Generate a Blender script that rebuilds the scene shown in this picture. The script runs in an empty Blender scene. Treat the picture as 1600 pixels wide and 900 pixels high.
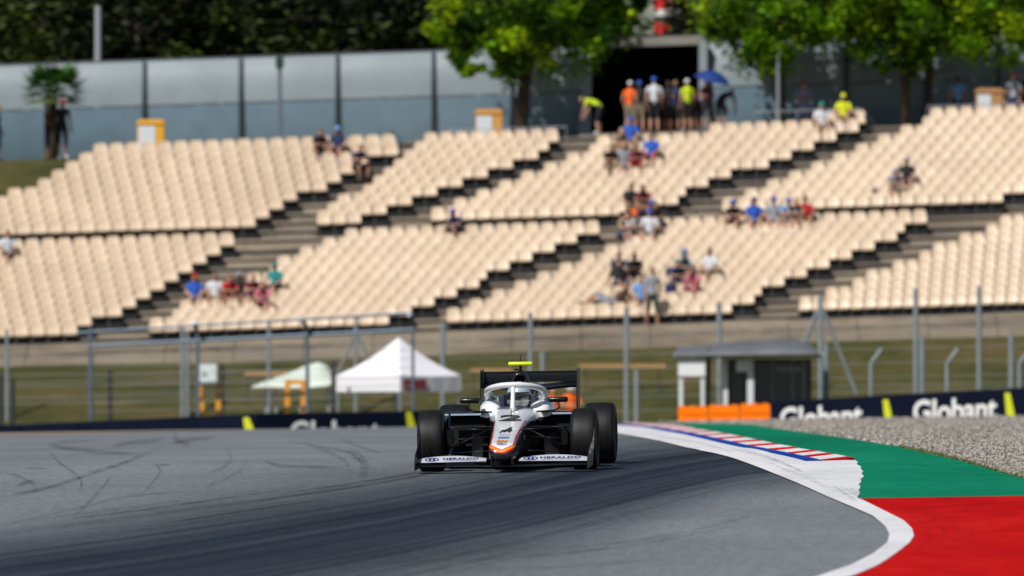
import bpy, bmesh, math, random
from mathutils import Vector, Matrix, Euler
random.seed(7)
S = bpy.context.scene
R = math.radians
# ------------------------------------------------------------------ camera, sky, sun, exposure
F = 17778.0            # focal length in pixels of the 1600 px wide photograph (400 mm on 36 mm)
EYE = 623.0            # row of the photograph that is level with the lens
cam = bpy.data.cameras.new('camera'); camo = bpy.data.objects.new('camera', cam)
S.collection.objects.link(camo); S.camera = camo
cam.lens = 400; cam.sensor_width = 36; cam.clip_start = 1; cam.clip_end = 6000
camo.location = (0, 0, 0); camo.rotation_euler = (R(90) + math.atan((EYE - 450) / F), 0, 0)
cam.dof.use_dof = True; cam.dof.focus_distance = 110.6; cam.dof.aperture_fstop = 4.6
world = bpy.data.worlds.new('World'); S.world = world; world.use_nodes = True
SUND = Vector((.52, .78, -1)).normalized()           # way the sunlight travels
SEL = math.asin(-SUND.z); SAZ = math.atan2(-SUND.x, -SUND.y)
wn = world.node_tree.nodes; wl = world.node_tree.links
sky = wn.new('ShaderNodeTexSky'); sky.sky_type = 'NISHITA'; sky.sun_disc = False
sky.sun_elevation = SEL; sky.sun_rotation = SAZ % (2 * math.pi); sky.altitude = 150
wn['Background'].inputs[1].default_value = 0.058
wl.new(sky.outputs[0], wn['Background'].inputs[0])
sun = bpy.data.lights.new('sun', 'SUN'); suno = bpy.data.objects.new('sun', sun); S.collection.objects.link(suno)
sun.energy = 4.9; sun.angle = R(.53); sun.color = (1, .965, .91)
suno.rotation_euler = SUND.to_track_quat('-Z', 'Y').to_euler(); suno.location = (-60, -80, 120)
S.view_settings.view_transform = 'Standard'; S.view_settings.look = 'None'
S.view_settings.exposure = -0.14; S.view_settings.gamma = 1
S.render.resolution_x = 1024; S.render.resolution_y = 576

# ------------------------------------------------------------------ helpers
def link(o):
    S.collection.objects.link(o); return o
def tag(o, label=None, cat=None, group=None, kind=None):
    if label: o['label'] = label
    if cat: o['category'] = cat
    if group: o['group'] = group
    if kind: o['kind'] = kind
    return o
def empty(name, loc=(0, 0, 0), label=None, cat=None, group=None, rz=0):
    o = bpy.data.objects.new(name, None); o.location = loc; o.rotation_euler = (0, 0, rz); link(o)
    return tag(o, label, cat, group)
def copy_tree(o, parent=None):
    c = o.copy(); link(c)
    if parent is not None: c.parent = parent
    for ch in list(o.children): copy_tree(ch, c)
    return c
_mats = {}
def mat(name, col, rough=.6, metal=0, var=0, scale=5, bump=0, bscale=40, coat=0, emit=None, spec=.5, trans=0, alpha=1):
    if name in _mats: return _mats[name]
    m = bpy.data.materials.new(name); m.use_nodes = True; _mats[name] = m
    n, l = m.node_tree.nodes, m.node_tree.links; b = n['Principled BSDF']
    b.inputs['Base Color'].default_value = (*col, 1); b.inputs['Roughness'].default_value = rough
    b.inputs['Metallic'].default_value = metal; b.inputs['Specular IOR Level'].default_value = spec
    if coat: b.inputs['Coat Weight'].default_value = coat; b.inputs['Coat Roughness'].default_value = .05
    if trans: b.inputs['Transmission Weight'].default_value = trans
    if alpha < 1: b.inputs['Alpha'].default_value = alpha
    tc = None
    if var or bump:
        tc = n.new('ShaderNodeTexCoord')
    if var:
        t = n.new('ShaderNodeTexNoise'); t.inputs['Scale'].default_value = scale; t.inputs['Detail'].default_value = 5
        l.new(tc.outputs['Object'], t.inputs['Vector'])
        r = n.new('ShaderNodeMapRange'); r.inputs[1].default_value = .3; r.inputs[2].default_value = .7
        r.inputs[3].default_value = 1 - var; r.inputs[4].default_value = 1 + var
        l.new(t.outputs[0], r.inputs[0])
        h = n.new('ShaderNodeVectorMath'); h.operation = 'SCALE'; h.inputs[0].default_value = col
        l.new(r.outputs[0], h.inputs['Scale']); l.new(h.outputs[0], b.inputs['Base Color'])
    if bump:
        t2 = n.new('ShaderNodeTexNoise'); t2.inputs['Scale'].default_value = bscale; t2.inputs['Detail'].default_value = 4
        l.new(tc.outputs['Object'], t2.inputs['Vector'])
        bp = n.new('ShaderNodeBump'); bp.inputs['Strength'].default_value = bump; bp.inputs['Distance'].default_value = .02
        l.new(t2.outputs[0], bp.inputs['Height']); l.new(bp.outputs[0], b.inputs['Normal'])
    return m
class MB:
    """collects boxes, bars, tubes; build() links them as one object"""
    def __init__(s): s.v = []; s.f = []; s.m = []
    def add(s, vs, fs, mi=0):
        b = len(s.v); s.v += [tuple(v) for v in vs]; s.f += [tuple(b + i for i in f) for f in fs]; s.m += [mi] * len(fs)
    def box(s, x0, x1, y0, y1, z0, z1, mi=0, sx=0):
        vs = [(x, y, z + sx * x) for z in (z0, z1) for y in (y0, y1) for x in (x0, x1)]
        s.add(vs, [(0, 2, 3, 1), (4, 5, 7, 6), (0, 1, 5, 4), (2, 6, 7, 3), (0, 4, 6, 2), (1, 3, 7, 5)], mi)
    def tube(s, pts, rad, n=8, mi=0, cap=True, flat=1):
        pts = [Vector(p) for p in pts]; k = len(pts)
        rs = rad if isinstance(rad, (list, tuple)) else [rad] * k
        vs = []; up = None
        for i, p in enumerate(pts):
            t = (pts[min(i + 1, k - 1)] - pts[max(i - 1, 0)]).normalized()
            if up is None: up = Vector((0, 0, 1)) if abs(t.z) < .9 else Vector((0, 1, 0))
            a = t.cross(up).normalized(); b = a.cross(t).normalized(); up = b
            for j in range(n):
                q = 2 * math.pi * j / n
                vs.append(p + a * math.cos(q) * rs[i] + b * math.sin(q) * rs[i] * flat)
        fs = [(i * n + j, i * n + (j + 1) % n, (i + 1) * n + (j + 1) % n, (i + 1) * n + j) for i in range(k - 1) for j in range(n)]
        if cap: fs += [tuple(range(n - 1, -1, -1)), tuple(range((k - 1) * n, k * n))]
        s.add(vs, fs, mi)
    def lathe(s, prof, n=32, axis='x', c=(0, 0, 0), mi=0, cap=False):
        vs = []; k = len(prof)
        for (a, r) in prof:
            for j in range(n):
                q = 2 * math.pi * j / n; u, w = r * math.cos(q), r * math.sin(q)
                p = (a, u, w) if axis == 'x' else ((u, a, w) if axis == 'y' else (u, w, a))
                vs.append((p[0] + c[0], p[1] + c[1], p[2] + c[2]))
        fs = [(i * n + j, i * n + (j + 1) % n, (i + 1) * n + (j + 1) % n, (i + 1) * n + j) for i in range(k - 1) for j in range(n)]
        if cap: fs += [tuple(range(n)), tuple(range((k - 1) * n, k * n))]
        s.add(vs, fs, mi)
    def ell(s, c, r, mi=0, n=10, k=7):
        vs = []; fs = []
        for i in range(k + 1):
            a = math.pi * i / k
            for j in range(n):
                q = 2 * math.pi * j / n
                vs.append((c[0] + r[0] * math.sin(a) * math.cos(q), c[1] + r[1] * math.sin(a) * math.sin(q), c[2] + r[2] * math.cos(a)))
        fs = [(i * n + j, (i + 1) * n + j, (i + 1) * n + (j + 1) % n, i * n + (j + 1) % n) for i in range(k) for j in range(n)]
        s.add(vs, fs, mi)
    def mesh(s, name, mats, smooth=False, fix=True):
        me = bpy.data.meshes.new(name); me.from_pydata(s.v, [], s.f)
        for m in (mats if isinstance(mats, (list, tuple)) else [mats]): me.materials.append(m)
        if any(s.m): me.polygons.foreach_set('material_index', s.m)
        if fix:
            bm = bmesh.new(); bm.from_mesh(me); bmesh.ops.recalc_face_normals(bm, faces=bm.faces); bm.to_mesh(me); bm.free()
        if smooth:
            me.shade_smooth()
            if smooth != 'all': me.set_sharp_from_angle(angle=R(40))
        me.update(); return me
    def build(s, name, mats, parent=None, smooth=False, bevel=0, fix=True):
        o = bpy.data.objects.new(name, s.mesh(name, mats, smooth, fix)); link(o)
        if parent is not None: o.parent = parent
        if bevel:
            b = o.modifiers.new('bevel', 'BEVEL'); b.width = bevel; b.segments = 2; b.limit_method = 'ANGLE'
        return o
def text_mesh(txt, size, bold=.0, extrude=0, spacing=1):
    cu = bpy.data.curves.new('lettering', 'FONT'); cu.body = txt; cu.size = size; cu.offset = bold; cu.extrude = extrude
    cu.space_character = spacing; cu.resolution_u = 3
    o = bpy.data.objects.new('lettering', cu); link(o)
    dg = bpy.context.evaluated_depsgraph_get()
    me = bpy.data.meshes.new_from_object(o.evaluated_get(dg))
    bpy.data.objects.remove(o); bpy.data.curves.remove(cu)
    me.materials.clear()
    return me

# ------------------------------------------------------------------ ground shape
TILT = .0156
GP = [(-80, -3.55), (0, -2.365), (60, -1.465), (100, -.865), (111, -.700), (116, -.640), (122, -.605), (132, -.605), (150, -.600), (175, -.600), (200, -.605),
      (225, -.61), (250, -.632), (270, -.650), (285, -.665)]
GP2 = [(288, -1.05), (318, -1.30), (326.5, 1.35), (329, 1.4), (347.5, 7.3), (349, 7.85), (362, 7.85), (372, 8.5), (400, 9.5), (600, 16), (3500, 60)]
def interp(tb, d):
    if d <= tb[0][0]: return tb[0][1]
    for (a, b), (c, e) in zip(tb, tb[1:]):
        if d <= c: return b + (e - b) * (d - a) / (c - a)
    return tb[-1][1]
_xs = [p[0] for p in GP]; _ys = [p[1] for p in GP]
_t = [0] * len(GP)
for i in range(len(GP)):
    if i == 0: _t[i] = (_ys[1] - _ys[0]) / (_xs[1] - _xs[0])
    elif i == len(GP) - 1: _t[i] = (_ys[-1] - _ys[-2]) / (_xs[-1] - _xs[-2])
    else: _t[i] = .5 * ((_ys[i + 1] - _ys[i]) / (_xs[i + 1] - _xs[i]) + (_ys[i] - _ys[i - 1]) / (_xs[i] - _xs[i - 1]))
def prof(d):
    if d > 285: return interp(GP[-1:] + GP2, d)
    if d < _xs[0]: return _ys[0]
    for i in range(len(GP) - 1):
        if d <= _xs[i + 1]:
            h = _xs[i + 1] - _xs[i]; t = (d - _xs[i]) / h
            return ((2 * t**3 - 3 * t**2 + 1) * _ys[i] + (t**3 - 2 * t**2 + t) * h * _t[i] + (-2 * t**3 + 3 * t**2) * _ys[i + 1] + (t**3 - t**2) * h * _t[i + 1])
def DB():
    out = [-80, -40, 0, 30, 50, 60]; d = 66.
    while d < 135: out.append(d); d += .5
    while d < 285: out.append(d); d += 1.5
    return [x for x in out if x < 284.5] + [285.0]
DBR = DB()
def pz(d):                    # piecewise linear version shared by every sheet
    import bisect
    if d >= 285: return prof(d)
    i = bisect.bisect_right(DBR, d) - 1; i = max(0, min(i, len(DBR) - 2))
    a, b = DBR[i], DBR[i + 1]
    return _pc[i] + (_pc[i + 1] - _pc[i]) * (d - a) / (b - a)
_pc = [prof(d) for d in DBR]
def tilt(x, d=0):
    k = TILT if d < 320 else (TILT + (.033 - TILT) * min(1, (d - 320) / 8))
    return k * max(-45, min(45, x))
def gz(x, d): return pz(d) + tilt(x, d)
def at(px, py, d): return Vector(((px - 800) * d / F, d, (EYE - py) * d / F))
def X(px, d): return (px - 800) * d / F
def gd(px, py):               # distance at which the road surface shows at this pixel
    py = max(py, 664.9 - TILT * (px - 800))
    lo, hi = 40., 285.
    for _ in range(50):
        m = (lo + hi) / 2
        u = -F * pz(m) / m - TILT * (px - 800)
        if u > py - EYE: lo = m
        else: hi = m
    return (lo + hi) / 2
def gpt(px, py):
    d = gd(px, py); return (X(px, d), d)
def edge(pts):                # pixel polyline -> table of (d, x) sorted by d
    return sorted([(d, x) for x, d in (gpt(*p) for p in pts)])
def strip(name, L, Rr, d0, d1, dz, m, nx=1, parent=None, jitter=0):
    ds = [d0] + [d for d in DBR if d0 + 1e-4 < d < d1 - 1e-4] + [d1]
    vs = []; fs = []
    for d in ds:
        a = L(d) if callable(L) else interp(L, d); b = Rr(d) if callable(Rr) else interp(Rr, d)
        for i in range(nx + 1):
            x = a + (b - a) * i / nx
            vs.append((x, d, gz(x, d) + dz + (random.uniform(-jitter, jitter) if jitter else 0)))
    w = nx + 1
    fs = [(r * w + i, r * w + i + 1, (r + 1) * w + i + 1, (r + 1) * w + i) for r in range(len(ds) - 1) for i in range(nx)]
    me = bpy.data.meshes.new(name); me.from_pydata(vs, [], fs); me.materials.append(m); me.update()
    o = bpy.data.objects.new(name, me); link(o)
    if parent is not None: o.parent = parent
    else: o['kind'] = 'structure'
    return o

# ------------------------------------------------------------------ ground materials
def nodes(name):
    m = bpy.data.materials.new(name); m.use_nodes = True; return m, m.node_tree.nodes, m.node_tree.links, m.node_tree.nodes['Principled BSDF']
def ground_mat(name, cols, s1=.3, s2=6, s3=60, bump=.4, rough=.9, stretch=(1, 1, 1), spec=.3):
    m, n, l, b = nodes(name)
    tc = n.new('ShaderNodeTexCoord'); mp = n.new('ShaderNodeMapping'); mp.inputs['Scale'].default_value = stretch
    l.new(tc.outputs['Object'], mp.inputs[0])
    acc = None
    for i, (s, w) in enumerate(((s1, .5), (s2, .3), (s3, .35))):
        t = n.new('ShaderNodeTexNoise'); t.inputs['Scale'].default_value = s; t.inputs['Detail'].default_value = 6
        l.new((mp if i < 2 else tc).outputs[0 if i < 2 else 'Object'], t.inputs['Vector'])
        mm = n.new('ShaderNodeMath'); mm.operation = 'MULTIPLY'; mm.inputs[1].default_value = w; l.new(t.outputs[0], mm.inputs[0])
        if acc is None: acc = mm
        else:
            ad = n.new('ShaderNodeMath'); l.new(acc.outputs[0], ad.inputs[0]); l.new(mm.outputs[0], ad.inputs[1]); acc = ad
        last = t
    cr = n.new('ShaderNodeValToRGB'); e = cr.color_ramp.elements
    e[0].position = .42; e[0].color = (*cols[0], 1); e[1].position = .74; e[1].color = (*cols[-1], 1)
    for i, c in enumerate(cols[1:-1]):
        k = e.new(.42 + .32 * (i + 1) / (len(cols) - 1)); k.color = (*c, 1)
    l.new(acc.outputs[0], cr.inputs[0]); l.new(cr.outputs[0], b.inputs['Base Color'])
    b.inputs['Roughness'].default_value = rough; b.inputs['Specular IOR Level'].default_value = spec
    bp = n.new('ShaderNodeBump'); bp.inputs['Strength'].default_value = bump; bp.inputs['Distance'].default_value = .02
    l.new(last.outputs[0], bp.inputs['Height']); l.new(bp.outputs[0], b.inputs['Normal'])
    return m
M_grass = ground_mat('dry_grass', [(.022, .032, .005), (.062, .060, .014), (.125, .082, .034)], .35, 2.5, 30, .6)
M_green = ground_mat('green_paint', [(.0, .11, .06), (.0, .18, .093), (.010, .225, .125)], .4, 5, 90, .25, .85, (1, .25, 1), .08)
M_red = ground_mat('red_paint', [(.26, .0, .0), (.46, .001, .001), (.58, .016, .012)], .4, 4, 90, .2, .85, (1, .25, 1), .06)
M_white = ground_mat('white_road_paint', [(.50, .50, .52), (.68, .68, .70), (.78, .78, .80)], .8, 7, 60, .2, .7, (1, .3, 1))
M_wred = ground_mat('kerb_red', [(.42, .002, .002), (.55, .004, .004), (.6, .02, .015)], .8, 7, 60, .2, .8, (1, 1, 1), .1)
M_blue = ground_mat('kerb_blue', [(.0, .03, .22), (.0, .05, .32), (.01, .07, .38)], .8, 7, 60, .2, .8, (1, 1, 1), .1)
M_gravel = ground_mat('gravel_bed', [(.13, .115, .10), (.22, .195, .17), (.33, .30, .27)], .6, 9, 40, 1, .95)
M_earth = ground_mat('tan_earth', [(.20, .155, .11), (.29, .23, .17), (.36, .29, .22)], .5, 4, 40, .5)
M_conc = ground_mat('weathered_concrete', [(.10, .085, .068), (.20, .175, .145), (.33, .285, .23)], .35, 2.2, 25, .4, .9, (1, 1, 3))
M_conc2 = ground_mat('pale_concrete', [(.17, .14, .11), (.30, .25, .19), (.42, .35, .27)], .35, 1.8, 25, .4, .9, (.6, 1, 3))

def asphalt():
    m, n, l, b = nodes('asphalt')
    tc = n.new('ShaderNodeTexCoord')
    at_ = n.new('ShaderNodeAttribute'); at_.attribute_name = 'rubber'
    def noise(s, sc=(1, 1, 1), det=5):
        mp = n.new('ShaderNodeMapping'); mp.inputs['Scale'].default_value = sc; l.new(tc.outputs['Object'], mp.inputs[0])
        t = n.new('ShaderNodeTexNoise'); t.inputs['Scale'].default_value = s; t.inputs['Detail'].default_value = det
        l.new(mp.outputs[0], t.inputs['Vector']); return t.outputs[0]
    def mr(v, a, b_, c, d):
        r = n.new('ShaderNodeMapRange'); r.inputs[1].default_value = a; r.inputs[2].default_value = b_
        r.inputs[3].default_value = c; r.inputs[4].default_value = d; l.new(v, r.inputs[0]); return r.outputs[0]
    def mul(a, b_):
        k = n.new('ShaderNodeMath'); k.operation = 'MULTIPLY'; l.new(a, k.inputs[0]); l.new(b_, k.inputs[1]); return k.outputs[0]
    ln = n.new('ShaderNodeAttribute'); ln.attribute_name = 'lane'; cx = n.new('ShaderNodeCombineXYZ'); sp = n.new('ShaderNodeSeparateXYZ'); l.new(tc.outputs['Object'], sp.inputs[0])
    l.new(mr(ln.outputs['Fac'], 0, 1, 0, 24), cx.inputs[0]); l.new(mr(sp.outputs[0], 0, 1, 0, .22), cx.inputs[1]); l.new(mr(sp.outputs[1], 0, 1, 0, .01), cx.inputs[2])
    ls = n.new('ShaderNodeTexNoise'); ls.inputs['Scale'].default_value = 1; ls.inputs['Detail'].default_value = 7; ls.inputs['Roughness'].default_value = .62; l.new(cx.outputs[0], ls.inputs['Vector'])
    mix = n.new('ShaderNodeMix'); mix.data_type = 'RGBA'
    mix.inputs['A'].default_value = (.172, .190, .206, 1); mix.inputs['B'].default_value = (.010, .016, .029, 1)
    ad = n.new('ShaderNodeMath'); ad.use_clamp = True; l.new(at_.outputs['Fac'], ad.inputs[0])
    l.new(mr(ls.outputs[0], .3, .7, -.15, .15), ad.inputs[1]); l.new(ad.outputs[0], mix.inputs['Factor'])
    v = mul(mul(mr(noise(.35, (1, .3, 1)), .3, .7, .82, 1.18), mr(noise(70, (1, .35, 1), 2), .25, .75, .62, 1.42)), mr(noise(14, (1, .12, 1)), .3, .7, .88, 1.12))
    sc = n.new('ShaderNodeVectorMath'); sc.operation = 'SCALE'; l.new(mix.outputs['Result'], sc.inputs[0]); l.new(v, sc.inputs['Scale'])
    l.new(sc.outputs[0], b.inputs['Base Color'])
    b.inputs['Roughness'].default_value = .9; b.inputs['Specular IOR Level'].default_value = .12
    bp = n.new('ShaderNodeBump'); bp.inputs['Strength'].default_value = .5; bp.inputs['Distance'].default_value = .008
    l.new(noise(90, (1, .5, 1), 3), bp.inputs['Height']); l.new(bp.outputs[0], b.inputs['Normal'])
    return m
M_asph = asphalt()

# terrain: one sheet to the horizon, a little below the road
def terrain():
    ds = DBR + [x[0] for x in GP2]
    ds = sorted(set(ds + [292, 300, 310, 314, 322, 336, 342]))
    xs = [-1800, -600, -200, -90, -45, -30, -20, -14, -8, -2, 2, 8, 14, 20, 30, 45, 90, 200, 600, 1800]
    vs = [(x, d, gz(x, d) - .03 + (random.uniform(-.05, .05) if 300 < d < 327 else 0)) for d in ds for x in xs]; w = len(xs)
    fs = [(r * w + i, r * w + i + 1, (r + 1) * w + i + 1, (r + 1) * w + i) for r in range(len(ds) - 1) for i in range(w - 1)]
    me = bpy.data.meshes.new('ground'); me.from_pydata(vs, [], fs); me.materials.append(M_grass)
    o = link(bpy.data.objects.new('ground', me)); o['kind'] = 'structure'
terrain()

def sstep(a, b, x):
    t = max(0, min(1, (x - a) / (b - a))); return t * t * (3 - 2 * t)
UP = [(-400, 850), (0, 822), (200, 798), (400, 770), (600, 742), (760, 712), (900, 688), (1000, 676), (1100, 672)]
LO = [(-400, 1080), (0, 1010), (300, 965), (600, 905), (800, 862), (950, 822), (1060, 788), (1150, 762), (1250, 750), (1500, 740)]
def rubber(x, d):
    px = 800 + x * F / d; py = EYE - gz(x, d) * F / d
    if d > 275: return 0, 0
    u = interp(UP, px); lo = interp(LO, px)
    w = (lo - u) * .34 + 6
    a = sstep(u - w * .5, u + w, py) * (1 - sstep(lo - w, lo + w, py))
    return .08 + .86 * a, (py - u) / max(8, lo - u)
def road():
    xs = [-40 + i * .5 for i in range(44)] + [-18 + i * .16 for i in range(213)] + [16.2, 18, 22]
    ds = [d for d in DBR]
    vs = [(x, d, gz(x, d)) for d in ds for x in xs]; w = len(xs)
    fs = [(r * w + i, r * w + i + 1, (r + 1) * w + i + 1, (r + 1) * w + i) for r in range(len(ds) - 1) for i in range(w - 1)]
    me = bpy.data.meshes.new('road'); me.from_pydata(vs, [], fs); me.materials.append(M_asph)
    RV = [rubber(v[0], v[1]) if v[1] > 50 else (.3, 0) for v in vs]
    a = me.attributes.new('rubber', 'FLOAT', 'POINT'); a.data.foreach_set('value', [q[0] for q in RV])
    a = me.attributes.new('lane', 'FLOAT', 'POINT'); a.data.foreach_set('value', [max(-6, min(6, q[1])) for q in RV])
    o = link(bpy.data.objects.new('road', me)); o['kind'] = 'structure'
road()
inner = edge([(966, 678), (1031, 690), (1097, 706), (1162, 723), (1206, 740), (1250, 758), (1294, 778), (1337, 796), (1364, 808), (1383, 824),
              (1390, 837), (1386, 850), (1364, 867), (1329, 885), (1285, 900), (1225, 920), (1130, 945)])
inner = inner + [(285, X(935, 285))]
outer = edge([(1340, 779), (1364, 791), (1390, 804), (1412, 815), (1425, 828), (1428, 839), (1421, 850), (1399, 867), (1372, 885), (1337, 900), (1275, 920), (1180, 945)])
wtop = edge([(966, 665), (1009, 669), (1066, 679.5), (1119, 692), (1162, 701), (1206, 710), (1259, 722.5)]) + [(285, X(950, 285))]
btop = edge([(975, 663), (1031, 669), (1075, 676.5), (1119, 686), (1162, 696), (1206, 705), (1250, 713.5), (1283, 721)]) + [(285, X(958, 285))]
ktop = edge([(990, 662), (1050, 665), (1088, 672), (1141, 681.5), (1206, 695.5), (1250, 705), (1294, 712), (1335, 720)]) + [(285, X(985, 285))]
jag = [(1335, 720), (1341, 724), (1338, 727), (1346, 731), (1344, 734), (1349, 738), (1346, 742), (1350, 746), (1344, 751), (1346, 754), (1341, 759), (1345, 763), (1341, 768), (1344, 772), (1339, 779)]
jagt = edge(jag)
gtop = edge([(1040, 661), (1119, 662.5), (1171, 664), (1215, 671), (1272, 678.5), (1337, 688), (1425, 703), (1495, 719), (1547, 734), (1600, 749), (1700, 790)]) + [(285, X(1010, 285))]
gtop = [(60, 12.)] + gtop
dk = gd(1335, 720.5); dg = gd(1345, 780); db = gd(1281, 722)
far = lambda d: 30.
strip('gravel_trap', gtop, far, 90, 285, .004, M_gravel, 30)
wR = sorted([(d, x) for d, x in outer if d < dg] + [(dg, interp(outer, dg))])
strip('green_runoff', lambda d: max(interp(jagt, d) - .3, interp(inner, d) + .05) if d < dk else interp(ktop, d) - .3, gtop, dg, 285, .008, M_green, 8)
strip('red_runoff', lambda d: interp(outer, d) - .1, lambda d: 13., 30, dg, .008, M_red, 4)
strip('track_edge_line', inner, outer, 60, dg, .012, M_white, 2)
strip('white_painted_apron', inner, lambda d: interp(jagt, d) if d <= dk else interp(wtop, d) + .02, dg, 285, .012, M_white, 3)
kerb = empty('kerb'); kerb['kind'] = 'structure'
strip('blue_stripe', lambda d: interp(wtop, d), btop, db, 283, .016, M_blue, 1, kerb)
# red and white kerb blocks, each its own piece with a slanting joint
dd = dk; i = 0
pxs = [1335, 1304, 1276, 1247, 1219, 1192, 1166, 1141, 1118, 1097, 1078, 1061, 1046, 1033, 1021, 1010, 1000, 991]
kt_px = [(1335, 720), (1294, 712), (1250, 705), (1206, 695.5), (1141, 681.5), (1088, 672), (1050, 665.6), (1010, 663), (985, 662)]
def kd(px): return gd(px, interp(sorted(kt_px), px))
for i, (pa, pb) in enumerate(zip(pxs, pxs[1:])):
    for j in range(2):
        q0 = pa + (pb - pa) * (0 if j == 0 else .42); q1 = pa + (pb - pa) * (.42 if j == 0 else 1)
        d0, d1 = kd(q0), kd(q1)
        if d1 - d0 < .02: continue
        mb = MB(); sl = (d1 - d0) * (.6)
        sl = .5
        dl0, dl1 = max(db * .0 + d0 - sl * 0, d0), d1
        xr0, xr1 = interp(ktop, d0), interp(ktop, d1)
        dd0 = max(d0 - .9, db + 0.0) if d0 - .9 > db else db; dd1 = max(d1 - .9, db + .02)
        xl0, xl1 = interp(btop, dd0), interp(btop, dd1)
        h = .030
        P = [(xl0, dd0, gz(xl0, dd0) + .018), (xr0, d0, gz(xr0, d0) + h), (xr1, d1, gz(xr1, d1) + h), (xl1, dd1, gz(xl1, dd1) + .018)]
        Q = [(a, b, c - .03) for a, b, c in P]
        mb.add(P + Q, [(0, 1, 2, 3), (4, 7, 6, 5), (0, 4, 5, 1), (1, 5, 6, 2), (2, 6, 7, 3), (3, 7, 4, 0)])
        mb.build('kerb_block', M_wred if j == 0 else M_white, kerb)
# tan verge between the tarmac and the left barrier
strip('verge', lambda d: -30., lambda d: X(430 - (285 - d) * 9, d), 252, 285, .006, M_earth, 20)

# ------------------------------------------------------------------ tyre marks
def alpha_mat(name, col, a0, a1, sc, thr=(.35, .65)):
    m, n, l, b = nodes(name); b.inputs['Base Color'].default_value = (*col, 1); b.inputs['Roughness'].default_value = .9
    tc = n.new('ShaderNodeTexCoord'); mp = n.new('ShaderNodeMapping'); mp.inputs['Scale'].default_value = sc; l.new(tc.outputs['Object'], mp.inputs[0])
    t = n.new('ShaderNodeTexNoise'); t.inputs['Scale'].default_value = 2; t.inputs['Detail'].default_value = 6; l.new(mp.outputs[0], t.inputs['Vector'])
    r = n.new('ShaderNodeMapRange'); r.inputs[1].default_value = thr[0]; r.inputs[2].default_value = thr[1]; r.inputs[3].default_value = a0; r.inputs[4].default_value = a1
    l.new(t.outputs[0], r.inputs[0])
    e = n.new('ShaderNodeAttribute'); e.attribute_name = 'fade'
    k = n.new('ShaderNodeMath'); k.operation = 'MULTIPLY'; l.new(r.outputs[0], k.inputs[0]); l.new(e.outputs['Fac'], k.inputs[1])
    l.new(k.outputs[0], b.inputs['Alpha']); return m
M_skid = alpha_mat('tyre_rubber_on_road', (.018, .022, .03), .15, .75, (2, .3, 1))
M_scuff = alpha_mat('tyre_scuff_on_paint', (.12, .12, .13), .0, .55, (6, .8, 1))
def mark(pts, wpx, m=M_skid, k=1., dz=.005, name='tyre_mark'):
    P = []
    for i in range(len(pts) - 1):
        p0 = pts[max(i - 1, 0)]; p1 = pts[i]; p2 = pts[i + 1]; p3 = pts[min(i + 2, len(pts) - 1)]
        for s in range(8):
            t = s / 8
            P.append(tuple(.5 * (2 * p1[c] + (p2[c] - p0[c]) * t + (2 * p0[c] - 5 * p1[c] + 4 * p2[c] - p3[c]) * t * t + (3 * p1[c] - p0[c] - 3 * p2[c] + p3[c]) * t**3) for c in (0, 1)))
    P.append(pts[-1]); n = len(P); vs = []; fd = []
    for i, (a, b) in enumerate(P):
        c, e = P[min(i + 1, n - 1)], P[max(i - 1, 0)]; tx, ty = c[0] - e[0], c[1] - e[1]; L = math.hypot(tx, ty) or 1
        q = i / (n - 1); f = min(1, q * 5, (1 - q) * 4) * k
        for s in (-1, -.5, .5, 1):
            x, d = gpt(a - ty / L * wpx * s, b + tx / L * wpx * s); vs.append((x, d, gz(x, d) + dz)); fd.append(f if abs(s) < 1 else 0)
    fs = [(i * 4 + j, i * 4 + j + 1, i * 4 + j + 5, i * 4 + j + 4) for i in range(n - 1) for j in range(3)]
    me = bpy.data.meshes.new(name); me.from_pydata(vs, [], fs); me.materials.append(m)
    a = me.attributes.new('fade', 'FLOAT', 'POINT'); a.data.foreach_set('value', fd)
    o = link(bpy.data.objects.new(name, me)); o['kind'] = 'structure'
def cp(l): return [(x / 2, 650 + y / 2) for x, y in l]
for pts, w, k in [
    ([(150, 88), (200, 100), (300, 112), (440, 119)], 2.2, 1), ([(170, 84), (230, 80), (300, 76)], 1.2, .7),
    ([(-40, 262), (100, 236), (200, 210), (300, 175), (380, 150), (440, 125), (520, 92)], 1.8, .9),
    ([(350, 98), (400, 85), (480, 78), (515, 70)], 2, .9), ([(535, 84), (600, 74), (680, 66)], 2, 1), ([(540, 60), (560, 80), (600, 95)], 3, .7),
    ([(150, 110), (190, 150), (240, 185), (255, 215), (240, 245)], 1.2, .8), ([(470, 140), (500, 170), (480, 205), (440, 250)], 1.2, .7),
    ([(1085, 108), (1128, 135), (1140, 165), (1125, 200)], 4.5, .8), ([(960, 90), (1040, 120), (1085, 150), (1085, 185)], 2, .55),
    ([(225, 320), (290, 258), (330, 212), (350, 185)], 1.6, .6), ([(470, 155), (535, 153)], .8, 1), ([(80, 163), (148, 165)], .8, 1),
    ([(820, 138), (870, 155), (960, 160), (1090, 162)], 1.8, .8), ([(700, 100), (722, 130), (700, 160), (640, 185)], 1.6, .5),
    ([(-20, 170), (60, 190), (110, 220), (100, 250)], 1.6, .5), ([(45, 225), (80, 210), (110, 205)], 2.2, .7),
    ([(900, 80), (1000, 96), (1100, 118), (1130, 150)], 1.4, .6), ([(620, 230), (700, 200), (760, 160), (780, 120)], 1.5, .4),
    ([(1060, 70), (1120, 95), (1200, 120)], 1.5, .6), ([(-20, 350), (200, 300), (420, 250), (700, 232)], 1.2, .45)]:
    mark(cp(pts), w * 1.8, M_skid, k * .5)
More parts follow.
